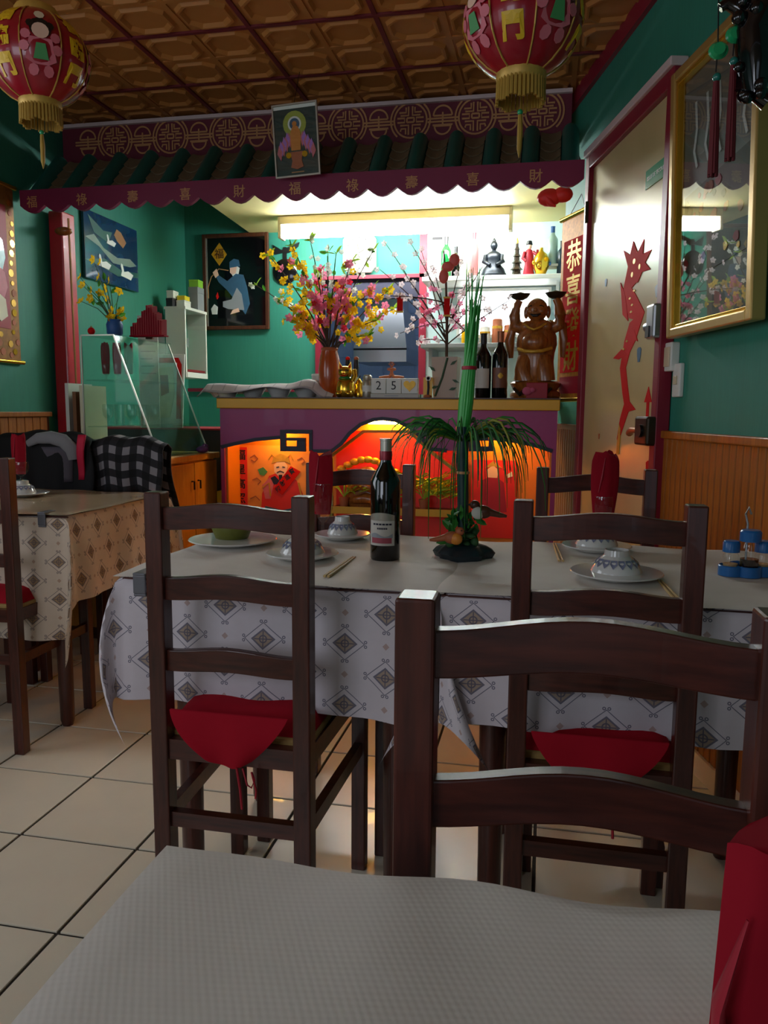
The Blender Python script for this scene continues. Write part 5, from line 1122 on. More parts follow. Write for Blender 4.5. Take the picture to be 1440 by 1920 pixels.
# ------------------------------------------------------------------ kitchen seen through the hatch
hx = PY(722, 600, 6.6)
kh = thing('range_hood', 'grey steel cooker hood seen through the hatch', 'hood', (hx.x, 6.7, 0))
MB().add([(-.22, -.3, 1.5), (.22, -.3, 1.5), (.22, .3, 1.5), (-.22, .3, 1.5), (-.22, -.3, 1.62), (.22, -.3, 1.62), (.22, .3, 1.62), (-.22, .3, 1.62), (-.15, -.1, 1.95), (.15, -.1, 1.95), (.15, .3, 1.95), (-.15, .3, 1.95)], [(3, 2, 1, 0), (0, 1, 5, 4), (1, 2, 6, 5), (2, 3, 7, 6), (3, 0, 4, 7), (4, 5, 9, 8), (5, 6, 10, 9), (6, 7, 11, 10), (7, 4, 8, 11), (8, 9, 10, 11)]).build('canopy', 'steel', kh)
MB().box(-.13, .13, -.08, .28, 1.95, 2.49).build('duct', 'steel', kh, bevel=.004); MB().box(-.222, .222, -.303, -.29, 1.595, 1.61).build('rim', 'charcoal', kh)
kb = MB().box(hx0, hx1, YB+.02, YB+.08, hz1-.13, hz1).build('trim_9', 'navy'); struct(kb)
kc = thing('kitchen_unit', 'steel kitchen worktop under the hood behind the hatch', 'cabinet', (-1.2, 7.0, 0)); MB().box(-.9, .9, -.35, .38, .86, .9).build('worktop', 'steel', kc, bevel=.004)
for k in range(3): MB().box(-.29, .29, -.33, -.31, .1, .84).build('door', 'grey_box', kc, loc=(-.6+.6*k, 0, 0))
MB().box(-.88, .88, -.31, .36, 0, .86).build('body', 'grey_box', kc)
tl = struct(MB().box(-2.5, .2, 7.39, 7.4, 0, .01).build('trim_10', 'white_paint'))
me = MB().box(-.145, .145, -.006, 0, -.095, .095).mesh('wall_tile', 'kitchen_tile', bevel=.003)
for i in range(9):
    for j in range(7): link('wall_tile', me, kt, (-2.3+.3*i, 7.4, 1.1+.2*j))
kp = thing('kitchen_pot', 'dark round pan on the kitchen worktop behind the hatch', 'pan', (-1.45, 6.85, .9)); MB().lathe([(.16, 0), (.2, .06), (.21, .12), (.19, .12), (.15, .02), (0, .02)], 22).build('pan_body', 'charcoal', kp, smooth=40); MB().tube([(.2, 0, .1), (.36, -.05, .14)], .012, 8).build('handle', 'black', kp, smooth=40)

# ------------------------------------------------------------------ posters and carvings in the lit bar front
yp = YC+.185
def pq(px, py, Y=yp): p = PY(px, py, Y); return (p.x, p.z)
x0, z1 = pq(436, 834); x1, z0 = pq(584, 1010)
po = thing('wealth_poster', 'orange and red new year poster with bearded robed figure, left side of the bar front', 'poster', ((x0+x1)/2, yp, z0))
ox, oz = (x0+x1)/2, z0
def lq(px, py): a = pq(px, py); return (a[0]-ox, a[1]-oz)
MB().box(x0-ox, x1-ox, -.003, 0, 0, z1-z0).build('sheet', 'poster_orange', po)
a, b = lq(440, 838), lq(466, 1005); MB().box(a[0], b[0], -.006, -.003, b[1], a[1]).build('strip', 'red_hot', po)
for k, ch in enumerate('福星高照'): c = lq(452, 854+k*27); text(ch, .058, 'black', po, c[0], -.0068, c[1], 'character', .0012)
for kk, (pts, mt, nm) in enumerate((([(500, 905), (505, 892), (516, 888), (540, 890), (556, 900), (568, 925), (575, 960), (490, 960), (492, 925)], 'red_hot', 'robe'), ([(498, 935), (492, 910), (506, 895), (514, 905), (508, 935)], 'pink_print', 'sleeve'), ([(515, 885), (514, 872), (520, 866), (534, 866), (540, 874), (537, 888), (526, 896)], 'skin_print', 'face'),
        ([(523, 890), (530, 890), (529, 900), (526, 904), (524, 899)], 'hair_print', 'beard'), ([(508, 896), (516, 892), (526, 903), (537, 892), (546, 897), (540, 908), (514, 908)], 'navy', 'collar'), ([(510, 868), (514, 856), (527, 850), (541, 857), (545, 869), (534, 865), (520, 866)], 'gold_leaf', 'hat'), ([(484, 880), (494, 876), (502, 884), (496, 892), (488, 890)], 'green_print', 'ingot'))):
    MB().prism([lq(*q) for q in pts], -.0042-.0004*kk, -.003).build(nm, mt, po)
for (pts, w_, mt, nm) in (([(492, 915), (505, 905), (508, 930)], .008, 'gold_paint', 'trim_line'), ([(560, 905), (566, 930), (572, 955)], .008, 'gold_paint', 'trim_line'), ([(470, 858), (478, 853), (484, 860), (478, 866), (472, 862)], .005, 'clay_pot', 'cloud'), ([(474, 900), (482, 896), (490, 902), (484, 908)], .005, 'clay_pot', 'cloud'), ([(558, 862), (566, 858), (572, 864), (566, 870)], .005, 'clay_pot', 'cloud'), ([(470, 935), (480, 930), (488, 938)], .005, 'clay_pot', 'cloud'), ([(519, 876), (524, 875)], .004, 'hair_print', 'eye'), ([(530, 875), (535, 876)], .004, 'hair_print', 'eye'), ([(520, 886), (526, 883), (533, 886)], .005, 'hair_print', 'moustache'), ([(504, 862), (510, 852), (518, 860)], .006, 'gold_paint', 'crown'), ([(536, 860), (545, 852), (549, 862)], .006, 'gold_paint', 'crown'), ([(498, 950), (530, 958), (570, 950)], .01, 'blue_print', 'sash')):
    MB().stroke([lq(*q) for q in pts], w_, -.0074, -.0048).build(nm, mt, po)
scp = MB().prism([lq(*q) for q in ((514, 916), (546, 874), (564, 884), (530, 928))], -.009, -.005).build('banner', 'red_paper', po)
for k, ch in enumerate('招財進寶'): c = lq(523+k*8.5, 917-k*11); text(ch, .03, 'hair_print', scp, c[0], -.0096, c[1], 'character', .0006, rot=(0, R(-35), 0))
x0, z1 = pq(884, 862); x1, z0 = pq(965, 1010)
po2 = thing('red_poster', 'red and orange print of a robed figure on the right side of bar front', 'poster', ((x0+x1)/2, yp, z0)); ox, oz = (x0+x1)/2, z0
MB().box(x0-ox, x1-ox, -.003, 0, 0, z1-z0).build('sheet', 'red_hot', po2)
for kk, (pts, mt, nm) in enumerate((([(900, 960), (905, 900), (925, 890), (945, 905), (950, 960)], 'red_deep', 'robe'), ([(915, 895), (914, 880), (925, 872), (935, 882), (932, 896)], 'skin_print', 'face'), ([(908, 878), (925, 864), (942, 878), (925, 874)], 'gold_leaf', 'hat'), ([(950, 890), (960, 884), (961, 893), (952, 896)], 'white_print', 'ingot'))):
    MB().prism([lq(*q) for q in pts], -.0042-.0004*kk, -.003).build(nm, mt, po2)
cvx, cvz = pq(690, 930, YC+.14)
cvz = .62
ss = thing('niche_shelf', 'dark ledge inside the red niche of bar front', 'shelf', ((ni[0][0]+ni[-1][0])/2, YC+.12, cvz)); MB().box((ni[0][0]-ni[-1][0])/2+.01, (ni[-1][0]-ni[0][0])/2-.01, -.06, .06, -.025, 0).build('board', 'walnut', ss); MB().box((ni[0][0]-ni[-1][0])/2+.01, (ni[-1][0]-ni[0][0])/2-.01, -.065, -.06, -.03, .006).build('lip', 'gold_paint', ss)
wc = thing('root_carving', 'glossy carved wooden root sculpture in the red niche', 'sculpture', (cvx, YC+.13, cvz))
MB().lathe([(.1, 0), (.12, .03), (.105, .1), (.07, .16), (.03, .2), (0, .205)], 20, None, 1, .35).tube([(-.09, -.01, .08), (-.03, -.05, .12), (.06, -.04, .09), (.1, 0, .13)], [.02, .028, .024, .016], 10).tube([(-.08, -.01, .03), (0, -.05, .05), (.1, -.01, .02)], [.022, .028, .02], 10).build('body', 'carved_wood', wc, smooth=60)
for k in range(9):
    c = (-.14+.035*k, .01, .19+.05*math.sin(k*.42)); MB().ball(c, (.026, .016, .018), 8, 6).build('crest', 'gold_leaf', wc, smooth=60)
random.seed(14)
lfn = leaf_mesh(.085, .014, 'yellow_leaf'); lfg = leaf_mesh(.085, .014, 'lime_leaf')
for (px, lab, n_) in ((645, 'yellow green fern at the left inside the red niche', 16), (795, 'yellow green fern at the right inside the red niche', 22), (738, 'small fern in the middle of the red niche', 12)):
    t = thing('niche_fern', lab, 'plant', (pq(px, 930, YC+.1)[0], YC+.1, cvz)); MB().lathe([(.02, 0), (.028, .05), (.024, .05), (.018, .01), (0, .01)], 12).build('pot', 'clay_pot', t, smooth=40)
    for k in range(n_):
        a = random.uniform(0, 6.28); ln = random.uniform(.13, .25); rise = random.uniform(.5, 1.2)
        pts = [(ln*math.cos(a)*u*.62, max(-.085, min(.075, ln*math.sin(a)*u*.4)), .05+ln*(rise*u-.55*u*u)) for u in (0, .25, .5, .75, 1)]
        MB().tube(pts, .0016, 4).build('frond_stem', 'lime_leaf', t)
        for i in (2, 3, 4):
            for s in (-1, 1): 
                o = link('leaf', random.choice([lfn, lfg]), t, pts[i], (random.uniform(-.4, .4), -.3, a+s*.8)); o.scale = (.95, 1.1, .9)
# ================================================================== left: cabinet with glass display case
xf, ya, yb, zt = -1.70, 3.33, 3.87, .885
dc = thing('low_cabinet', 'yellow wooden low cabinet with two doors under glass display case', 'cabinet', (0, 0, 0))
MB().box(-2.36, xf-.02, ya, yb, .06, zt-.03).build('body', 'cabinet_wood', dc); MB().box(-2.36, xf+.012, ya-.012, yb+.01, zt-.03, zt).build('top', 'cabinet_wood', dc, bevel=.003)
MB().box(-2.34, xf-.04, ya+.02, yb-.02, 0, .06).build('plinth', 'walnut', dc)
ym = (ya+yb)/2
for (y0, y1, hy) in ((ya+.004, ym-.003, ym-.035), (ym+.003, yb-.004, ym+.035)):
    d = MB().box(xf-.02, xf, y0, y1, .07, zt-.04).build('door', 'cabinet_wood', dc, bevel=.003)
    MB().tube([(xf, hy, zt-.13), (xf+.014, hy, zt-.13), (xf+.014, hy, zt-.17)], .0045, 8).build('handle', 'bronze', d)
gv = thing('display_case', 'slanted green tinted glass display case on the yellow cabinet', 'display case', (0, 0, 0))
zb, zv = zt, 1.44; xa, xt, xb = -2.12, -1.955, -1.745; th = .005
def pane(name, pts, nrm, mt='green_glass'):
    n = Vector(nrm)*th; m = MB(); k = len(pts); m.add(list(pts) + [tuple(Vector(p)+n) for p in pts], [tuple(range(k)), tuple(range(2*k-1, k-1, -1))] + [(i, (i+1) % k, k+(i+1) % k, k+i) for i in range(k)]); return m.build(name, mt, gv)
pane('end_pane', [(xa, ya+.0, zb), (xb, ya, zb), (xt, ya, zv), (xa, ya, zv)], (0, 1, 0), 'plate_glass'); pane('end_pane', [(xa, yb-.01, zb), (xb, yb-.01, zb), (xt, yb-.01, zv), (xa, yb-.01, zv)], (0, 1, 0), 'plate_glass')
pane('front_pane', [(xb, ya+.006, zb), (xb, yb-.012, zb), (xt, yb-.012, zv), (xt, ya+.006, zv)], (-1, 0, 0)); pane('top_pane', [(xa, ya, zv), (xt+.01, ya, zv), (xt+.01, yb, zv), (xa, yb, zv)], (0, 0, 1), 'plate_glass')
for z_, xr in ((1.235, xt+.06), (1.02, xt+.13)): pane('shelf', [(xa+.005, ya+.02, z_), (xr, ya+.02, z_), (xr, yb-.03, z_), (xa+.005, yb-.03, z_)], (0, 0, 1), 'plate_glass')
for (a, b) in (((xt, ya, zv), (xb, ya, zb)), ((xt, yb-.01, zv), (xb, yb-.01, zb)), ((xa, ya, zb), (xa, ya, zv)), ((xa, ya, zv), (xt, ya, zv))): MB().bar(a, b, .006, .006).build('edge_strip', 'foil_silver', gv)
def napkin_mb(h, r, seed=0, z0=0.0):
    m = MB(); n = 20; rows = 12; vs = []
    for j in range(rows+1):
        u = j/rows
        for k in range(n):
            a = 2*math.pi*k/n; top = 1 - .09*(.5+.5*math.cos(2*a+seed)) - .05*(.5+.5*math.cos(7*a+seed*2))
            rr = r*(.8+.25*math.sin(min(1, u*1.25)*math.pi*.62))*(1+.10*math.cos(5*a+seed))*(1 if u < .9 else 1-.12*(u-.9)/.1)
            vs.append((rr*math.cos(a)*1.1, rr*math.sin(a)*.72, z0+h*u*(1-(1-top)*u)))
    m.add(vs, [(j*n+k, j*n+(k+1) % n, (j+1)*n+(k+1) % n, (j+1)*n+k) for j in range(rows) for k in range(n)] + [tuple(range(n-1, -1, -1)), tuple(range(rows*n, rows*n+n))]); return m
def goblet(label, x, y, z, h=.085, r=.026, stem=True):
    t = thing('drinking_glass', label, 'glass', (x, y, z), 0, 'drinking glasses')
    if stem: pr = [(r*.95, 0), (r*.95, .002), (.006, .006), (.005, h*.22), (r*.5, h*.3), (r*.92, h*.5), (r, h*.75), (r*.92, h), (r*.88, h), (r*.95, h*.75), (r*.86, h*.5), (.003, h*.31), (0, h*.31)]
    else: pr = [(r*.8, 0), (r, h), (r*.95, h), (r*.76, .006), (0, .006)]
    MB().lathe(pr, 20).build('bowl', 'clear_glass', t, smooth=40); MB().lathe([(r*.95, h-.0015 if stem else h-.002), (r*1.01 if not stem else r*.945, h-.0005), (r*.93, h+.001)], 20).build('rim', 'clear_glass', t, smooth=40); return t
def napkin(label, x, y, z, h, r, seed=0, rz=0):
    t = thing('folded_napkin', label, 'napkin', (x, y, z), rz, 'red folded napkins'); napkin_mb(h, r, seed).build('cloth', 'red_napkin', t, smooth=50)
    f = MB().tube([(-r*.5, -r*.72, h*.35), (-r*.25, -r*.86, h*.6), (-r*.05, -r*.82, h*.88)], [.001, .0025, .001], 6).build('fold', 'red_deep', t, smooth=40); return t
pos = ('left', 'middle', 'right')
for k in range(3):
    x, y = -2.065+.055*k, 3.44+.01*k
    goblet('glass holding a red napkin in display case, %s of three' % pos[k], x, y, 1.2405, .075, .024); napkin('red napkin standing in display case, %s of three' % pos[k], x, y, 1.27, .15, .018, k)
for k in range(4): goblet('upturned glass on the middle shelf of display case, number %s from left' % ('one', 'two', 'three', 'four')[k], -2.07+.062*k, 3.45, 1.0255, .1, .027, k % 2 == 0)
for k in range(3): goblet('glass at the back of the middle shelf of display case, number %s from left' % ('one', 'two', 'three')[k], -2.04+.066*k, 3.6, 1.0255, .1, .027)
for k in range(6):
    t = thing('blue_plate', 'blue rimmed plate in display case stack, number %s from the bottom' % ('one', 'two', 'three', 'four', 'five', 'six')[k], 'plate', (-1.87, 3.5, zt+.0005+k*.0105), 0, 'stacked blue plates')
    r_ = .075 if k < 2 else .052; MB().lathe([(r_*.6, 0), (r_*.92, .006), (r_, .011), (r_*.95, .011), (r_*.58, .003), (0, .003)], 24).build('dish', 'porcelain', t, smooth=40); MB().lathe([(r_*.93, .0065), (r_*1.005, .0105), (r_*1.0, .0115), (r_*.94, .0112)], 24).build('rim', 'porcelain_blue', t, smooth=40)
t = thing('wooden_bowl', 'shallow wooden bowl inside display case', 'bowl', (-2.02, 3.5, zt)); MB().lathe([(.03, 0), (.05, .03), (.06, .06), (.055, .06), (.045, .03), (0, .012)], 20).build('bowl_body', 'carved_wood', t, smooth=40); MB().lathe([(.055, .058), (.061, .06), (.06, .064), (.054, .062)], 20).build('rim', 'cabinet_wood', t, smooth=40)
# on the case
zc_ = zv+th+.0005
fp = thing('blue_flower_pot', 'dark blue glass flower pot on top of display case', 'pot', (-2.0, 3.42, zc_)); MB().lathe([(.028, 0), (.036, .01), (.038, .05), (.03, .07), (.027, .07), (.034, .045), (.025, .01), (0, .01)], 18).build('pot_body', 'blue_box', fp, smooth=40); MB().lathe([(.029, .064), (.033, .068), (.031, .073), (.027, .071)], 18).build('rim', 'blue_box', fp, smooth=40)
random.seed(4)
yf = thing('yellow_flowers', 'artificial yellow flowers with dark leaves on top of display case', 'flowers', (-2.0, 3.42, zc_+.05))
fy = flower_mesh(.022, 'petal_yellow', 0); fo = flower_mesh(.02, 'petal_yellow', 0)
def yl_(px, py, dy=0.0): p = PY(px, py, 3.42+dy); return Vector((p.x+2.0, p.y-3.42, p.z-zc_-.05))
for q in ((150, 520), (155, 535), (172, 545), (188, 550), (203, 560), (210, 583), (225, 585), (208, 595), (228, 595), (232, 582), (188, 492), (175, 487), (200, 540), (224, 545), (152, 565), (170, 560), (185, 520), (205, 525)):
    e_ = yl_(*q, random.uniform(-.05, .03)); pts = [Vector((0, 0, 0)), e_*.5+Vector((0, 0, .02)), e_]
    MB().tube(pts, [.003, .002, .0012], 5).build('stem', 'deep_leaf', yf); link('blossom', fy, yf, e_, face_rot())
    if random.random() < .8: o = link('leaf', lf2, yf, e_*.7, rnd_rot())
rp = thing('red_paper_fan', 'dark red ruffled paper ornament on display case beside the flowers', 'ornament', (-1.87, 3.5, zc_))
pts = [(-.08, 0), (.075, 0)] + [(.075-.004*k+(.006 if k % 2 else 0), .012*k) for k in range(1, 9)] + [(.02, .1), (.012, .15), (-.02, .09), (-.06, .07)]
m = MB(); n_ = 14
for k in range(n_):
    a0 = -.085+.165*k/n_; hgt = .05+.09*math.exp(-((a0-.005)/.05)**2)+.012*(k % 2)
    m.add([(a0, -.02, 0), (a0+.0125, .01, 0), (a0+.0125*(1), .012, hgt), (a0, -.018, hgt-.006), (a0+.004, -.014, 0), (a0+.0165, .016, 0), (a0+.0165, .018, hgt), (a0+.004, -.012, hgt-.006)], [(0, 1, 2, 3), (7, 6, 5, 4), (0, 4, 5, 1), (1, 5, 6, 2), (2, 6, 7, 3), (3, 7, 4, 0)])
m.build('pleats', 'red_deep', rp); MB().box(-.088, .09, -.024, .022, 0, .006).build('base', 'red_napkin', rp)
rb = thing('red_ball', 'small red bauble at left end on top of display case', 'ornament', (-2.09, 3.37, zc_)); MB().ball((0, 0, .017), .017, 14, 10).build('ball', 'red_paper', rb, smooth=60); MB().tube([(0, 0, .033), (0, 0, .04)], .004, 8).build('cap', 'gold', rb)
ch = thing('incense_sticks', 'bundle of pale incense sticks behind the yellow flowers', 'sticks', (-1.93, 3.62, zc_))
MB().lathe([(.02, 0), (.022, .05), (.018, .05), (.016, .004), (0, .004)], 14).build('holder', 'walnut', ch, smooth=40)
for k in range(8): MB().tube([(.008*math.cos(k), .008*math.sin(k), .005), (.02*math.cos(k*1.7)+.01, .015*math.sin(k*1.7), .16+.01*math.sin(k*3))], .0018, 5).build('stick', 'chop', ch)
# behind and right of the case
pcard = thing('white_notice', 'white paper notice standing behind display case', 'notice', (PY(276, 600, 4.1).x, 4.1, 1.37)); 
pcard.location.z = 1.0
MB().box(-.06, .06, 0, .003, 0, .62).build('sheet', 'white_print', pcard); 
for k in range(6): MB().box(-.045, .045-.01*(k % 3), -.001, 0, .3+.04*k, .306+.04*k).build('text_line', 'grey_print', pcard)
bs = thing('back_sideboard', 'dark sideboard with red shelf edge behind display case', 'cabinet', (-2.05, 4.3, 0)); MB().box(-.55, .55, -.16, .25, .06, .99).build('body', 'charcoal', bs); MB().box(-.57, .57, -.18, .27, .99, 1.0).build('top', 'red_deep', bs, bevel=.003); MB().box(-.5, .5, -.12, .2, 0, .06).build('plinth', 'black', bs)
z_ = 1.0
mf = thing('menu_board', 'white and red framed menu board leaning behind display case', 'notice', (PY(310, 700, 4.2).x, 4.2, z_), R(-6)); mf.rotation_euler = (R(-6), 0, R(-4))
MB().box(-.115, .1, 0, .01, 0, .42).build('board', 'white_print', mf, bevel=.003); MB().stroke([(-.06, .385), (.06, .385), (.07, .36), (.075, .05)], .028, -.004, 0).build('red_band', 'red_paper', mf)
MB().prism([(-.07, .34), (.03, .35), (.045, .2), (.02, .06), (-.07, .05)], -.003, 0).build('photo', 'cream_print', mf); MB().prism([(-.05, .3), (0, .3), (.01, .2), (-.04, .18)], -.005, -.002).build('photo_detail', 'clay_pot', mf)
for k, (dx, w, h, mt, lab) in enumerate(((.32, .1, .035, 'blue_box', 'blue box at the bottom of the pile right of display case'), (.35, .09, .03, 'purple_box', 'purple box in the pile right of display case'), (.33, .08, .025, 'white_paint', 'white box on the pile right of display case'), (.47, .06, .04, 'red_paper', 'small red box beside the box pile near bar end'))):
    zz = z_ + (0, .0352, .0655, 0)[k]; t = thing('small_box', lab, 'box', (-2.05+dx+.0, 4.2, zz), .1*k, 'boxes near the bar end'); MB().box(-w/2, w/2, -.04, .04, 0, h*.7).build('box_body', mt, t, bevel=.002); MB().box(-w/2-.001, w/2+.001, -.041, .041, h*.7, h).build('lid', mt, t, bevel=.002)
t = thing('soup_pot', 'grey steel pot beside the display case on sideboard', 'pot', (PY(368, 780, 4.18).x, 4.16, z_)); t.location = (-1.74, 4.15, z_); MB().lathe([(.045, 0), (.05, .01), (.052, .07), (.055, .075), (.04, .09), (.01, .1), (0, .1)], 20).build('pot_body', 'steel', t, smooth=40); MB().lathe([(.008, .1), (.014, .108), (.01, .116), (0, .117)], 12).build('knob', 'black', t, smooth=40)
t = thing('sauce_jar', 'dark red sauce jar beside the bar end', 'jar', (-1.6, 4.3, z_)); t.location = (-1.64, 4.18, z_); MB().lathe([(.03, 0), (.034, .01), (.034, .06), (.024, .075), (.024, .08)], 18).build('jar_body', 'soy', t, smooth=40); MB().lathe([(.026, .078), (.027, .095), (.024, .098), (0, .098)], 18).build('lid', 'red_paper', t, smooth=40)
t = thing('purple_cloth', 'purple crumpled cloth on the yellow cabinet corner', 'cloth', (-1.725, 3.75, zt)); m = MB(); m.ball((0, 0, .018), (.03, .04, .018), 12, 8).ball((.0, .03, .03), (.018, .024, .016), 10, 8); t2 = m.build('bundle', 'purple_box', t, smooth=60); MB().tube([(-.01, -.03, .02), (.01, 0, .036), (.0, .03, .044)], .003, 6).build('fold', 'purple_print', t)
t = thing('yellow_box', 'bright yellow box on the floor between cabinet and bar', 'box', (PY(420, 940, 3.9).x-.02, 3.93, 0)); t.location.x = -1.665; MB().box(-.03, .03, -.08, .1, 0, .62).build('box_body', 'white_paint', t, bevel=.003); MB().box(-.031, .031, -.081, .101, .62, .68).build('lid', 'yellow_box', t, bevel=.003)
# books standing at the end of the case
for k, (mt, h, lab) in enumerate((('white_paint', .34, 'white folder standing left of display case'), ('brown_box', .3, 'brown folder standing left of display case'), ('cream_print', .33, 'cream folder standing closest to display case'))):
    t = thing('menu_folder', lab, 'folder', (-2.255+.038*k, 3.4, zt), 0, 'menu folders'); MB().box(-.004, -.001, 0, .2, 0, h).box(.011, .014, 0, .2, 0, h).box(-.004, .014, -.002, .001, 0, h).build('cover', mt, t); MB().box(-.001, .011, .001, .195, .004, h-.006).build('pages', 'white_print', t)
# small wall cabinet in the corner with boxes on it
wk = thing('wall_cabinet', 'small white wall cabinet with glass door in the back left corner', 'cabinet', (-2.535, 5.0, 1.32))
MB().box(-.115, -.02, .05, .29, .1, .35).build('wall_mount', 'white_paint', wk); MB().box(-.02, -.012, 0, .34, 0, .45).build('back', 'teal_paper', wk); MB().box(-.012, .13, 0, .016, 0, .45).build('side', 'white_paint', wk); MB().box(-.012, .13, .324, .34, 0, .45).build('side', 'white_paint', wk); MB().box(-.02, .135, -.002, .342, .45, .468).build('top', 'white_paint', wk); MB().box(-.012, .13, .016, .324, 0, .02).build('bottom', 'white_paint', wk)
gd = MB().box(.126, .13, .02, .32, .03, .44).build('glass_door', 'clear_glass', wk); MB().box(.13, .136, .01, .33, .0, .035).build('rail', 'white_paint', wk); MB().box(.13, .14, .022, .03, .2, .26).build('latch', 'steel', wk); MB().box(-.01, .12, .016, .324, .04, .055).build('inner_shelf', 'red_deep', wk)
zz = 1.32+.4683
for (dx, dy, w, d, h, mt, lab, dz) in ((.09, .06, .05, .09, .06, 'charcoal', 'dark box at left on the white wall cabinet', 0), (.09, .06, .048, .09, .05, 'white_paint', 'white box on the dark box on wall cabinet', .0602), (.15, .1, .06, .1, .05, 'white_paint', 'low white box in the middle of wall cabinet top', 0), (.15, .1, .055, .09, .03, 'yellow_box', 'yellow packet on the wall cabinet top', .0502), (.17, .26, .07, .1, .16, 'grey_box', 'tall grey box at right on wall cabinet', 0), (.17, .26, .068, .09, .05, 'lime_box', 'lime green box on top of the tall grey box', .1602)):
    t = thing('storage_box', lab, 'box', (-2.62+dx, 5.02+dy, zz+dz), random.uniform(-.08, .08), 'boxes on the wall cabinet'); MB().box(-w/2, w/2, -d/2, d/2, 0, h*.75).build('box_body', mt, t, bevel=.002); MB().box(-w/2-.001, w/2+.001, -d/2-.001, d/2+.001, h*.75, h).build('lid', mt, t, bevel=.002)

# ------------------------------------------------------------------ jackets on the chairs behind the far left table
def drape(label, name, cat, x, y, w, zt, front, back, matn, ph, uvs=1.0, thick=.03):
    t = thing(name, label, cat, (x, y, 0)); m = MB()
    def fn(u, v):
        X = (u-.5)*2*w; L = front+back+.06; s = v*L
        sag = .03*(abs(u-.5)*2)**3 ; fold = .012*math.sin(u*13+ph)+.008*math.sin(u*29+ph*2)
        if s < front: yy, zz = -.03-thick*.5-fold*(1-s/front)-.015*(1-s/front), zt-(front-s)
        elif s < front+.06: k = (s-front)/.06; yy, zz = -.03-thick*.5+(.06+thick)*k, zt+.022*math.sin(math.pi*k)
        else: d = s-front-.06; yy, zz = .03+thick*.5+fold*(d/back), zt-d
        return (X*(1+.05*math.sin(v*7+ph))+.01*math.sin(v*11+u*5), yy, zz-sag+.006*math.sin(u*17+ph))
    m.grid(30, 30, fn, lambda u, v: (u*uvs*w*2*3, v*uvs*(front+back)*3)); o = m.build('garment', matn, t, smooth=60, recalc=False)
    md = o.modifiers.new('thickness', 'SOLIDIFY'); md.thickness = .006; md.offset = 0
    return t
jk = drape('black jacket with grey lining draped over chair behind far left table', 'jacket', 'jacket', -2.17, 3.12, .235, .985, .3, .38, 'jacket_black', .5)
p = lambda px, py: (lambda q: (q.x+2.17, q.y-3.12, q.z))(PY(px, py, 3.055))
MB().tube([p(52, 832), p(70, 822), p(95, 820), p(118, 826), p(135, 842), p(138, 862)], [.016, .024, .028, .03, .03, .02], 10, flat=.6).build('collar_lining', 'jacket_grey', jk, smooth=60)
def red_l(u, v): q = PY(146+u*14-6*v*abs(u-.2), 815+v*85, 3.05); return (q.x+2.17+.0, q.y-3.12-.01*math.sin(v*5), q.z)
o = MB().grid(5, 8, red_l).build('red_lining', 'jacket_red', jk, smooth=60); md = o.modifiers.new('thickness', 'SOLIDIFY'); md.thickness = .008
def bk(u, v): q = PY(66+u*70, 838+v*66, 3.07); return (q.x+2.17, q.y-3.12-.004*math.sin(u*3.14), q.z)
o = MB().grid(6, 6, bk).build('grey_lining', 'chair_grey', jk, smooth=60); md = o.modifiers.new('thickness', 'SOLIDIFY'); md.thickness = .006
drape('black and white plaid shirt draped over chair behind far left table', 'plaid_shirt', 'shirt', -1.81, 3.16, .195, .965, .22, .42, 'plaid', 1.7, uvs=1.6, thick=.05)
# ================================================================== things on the tables
TZ = Z0+.0075
def tp(px, py): q = PZ(px, py, TZ); return q.x, q.y
def plate(label, px, py, r=.075):
    x, y = tp(px, py); t = thing('dinner_plate', label, 'plate', (x, y, TZ), 0, 'dinner plates')
    MB().lathe([(0, 0), (r*.55, 0), (r*.6, .003), (r*.98, .012), (r, .0135), (r*.97, .0145), (r*.62, .006), (r*.55, .004), (0, .004)], 36).build('dish', 'porcelain', t, smooth=40)
    MB().lathe([(r*.96, .0135), (r*1.003, .0135), (r*.985, .0155)], 36).build('rim_line', 'porcelain', t, smooth=40); return x, y
def bowl(label, x, y, z=TZ+.0045, r=.054, h=.046):
    t = thing('rice_bowl', label, 'bowl', (x, y, z), 0, 'upturned rice bowls')
    MB().lathe([(r, 0), (r*1.01, .002), (r*.93, h*.35), (r*.74, h*.72), (r*.48, h*.97), (r*.46, h), (0, h)], 32).build('bowl_body', 'porcelain', t, smooth=50)
    MB().lathe([(r*.49, h*.96), (r*.46, h*1.22), (r*.42, h*1.22), (r*.41, h)], 28).build('foot', 'porcelain', t, smooth=40)
    MB().lathe([(r*1.012, .003), (r*.985, h*.16), (r*.995, h*.17), (r*1.02, .004)], 32).build('lower_band', 'porcelain_blue', t, smooth=40)
    m = MB()
    for k in range(16):
        a0, a1 = 2*math.pi*k/16, 2*math.pi*(k+.86)/16; am = (a0+a1)/2
        q = lambda a, rr, zz: (rr*math.cos(a), rr*math.sin(a), zz)
        m.add([q(a0, r*.782+.0008, h*.68), q(am, r*.875+.001, h*.48), q(a1, r*.782+.0008, h*.68), q(a1, r*.64+.0012, h*.83), q(a0, r*.64+.0012, h*.83)], [(0, 1, 2, 3, 4)])
    m.build('leaf_band', 'band_blue', t, recalc=False); return t
x, y = plate('large white plate with pomelo at left of the wine table', 437, 1020, .112)
fr = thing('pomelo', 'green yellow pomelo on the large white plate', 'fruit', (x-.004, y+.004, TZ+.005)); MB().lathe([(0, 0), (.024, .0008), (.042, .012), (.051, .036), (.05, .056), (.04, .074), (.02, .085), (0, .088)], 28).build('fruit_body', 'pomelo', fr, smooth=60); MB().tube([(0, 0, .086), (.003, .002, .094)], .003, 6).build('stalk', 'branch', fr)
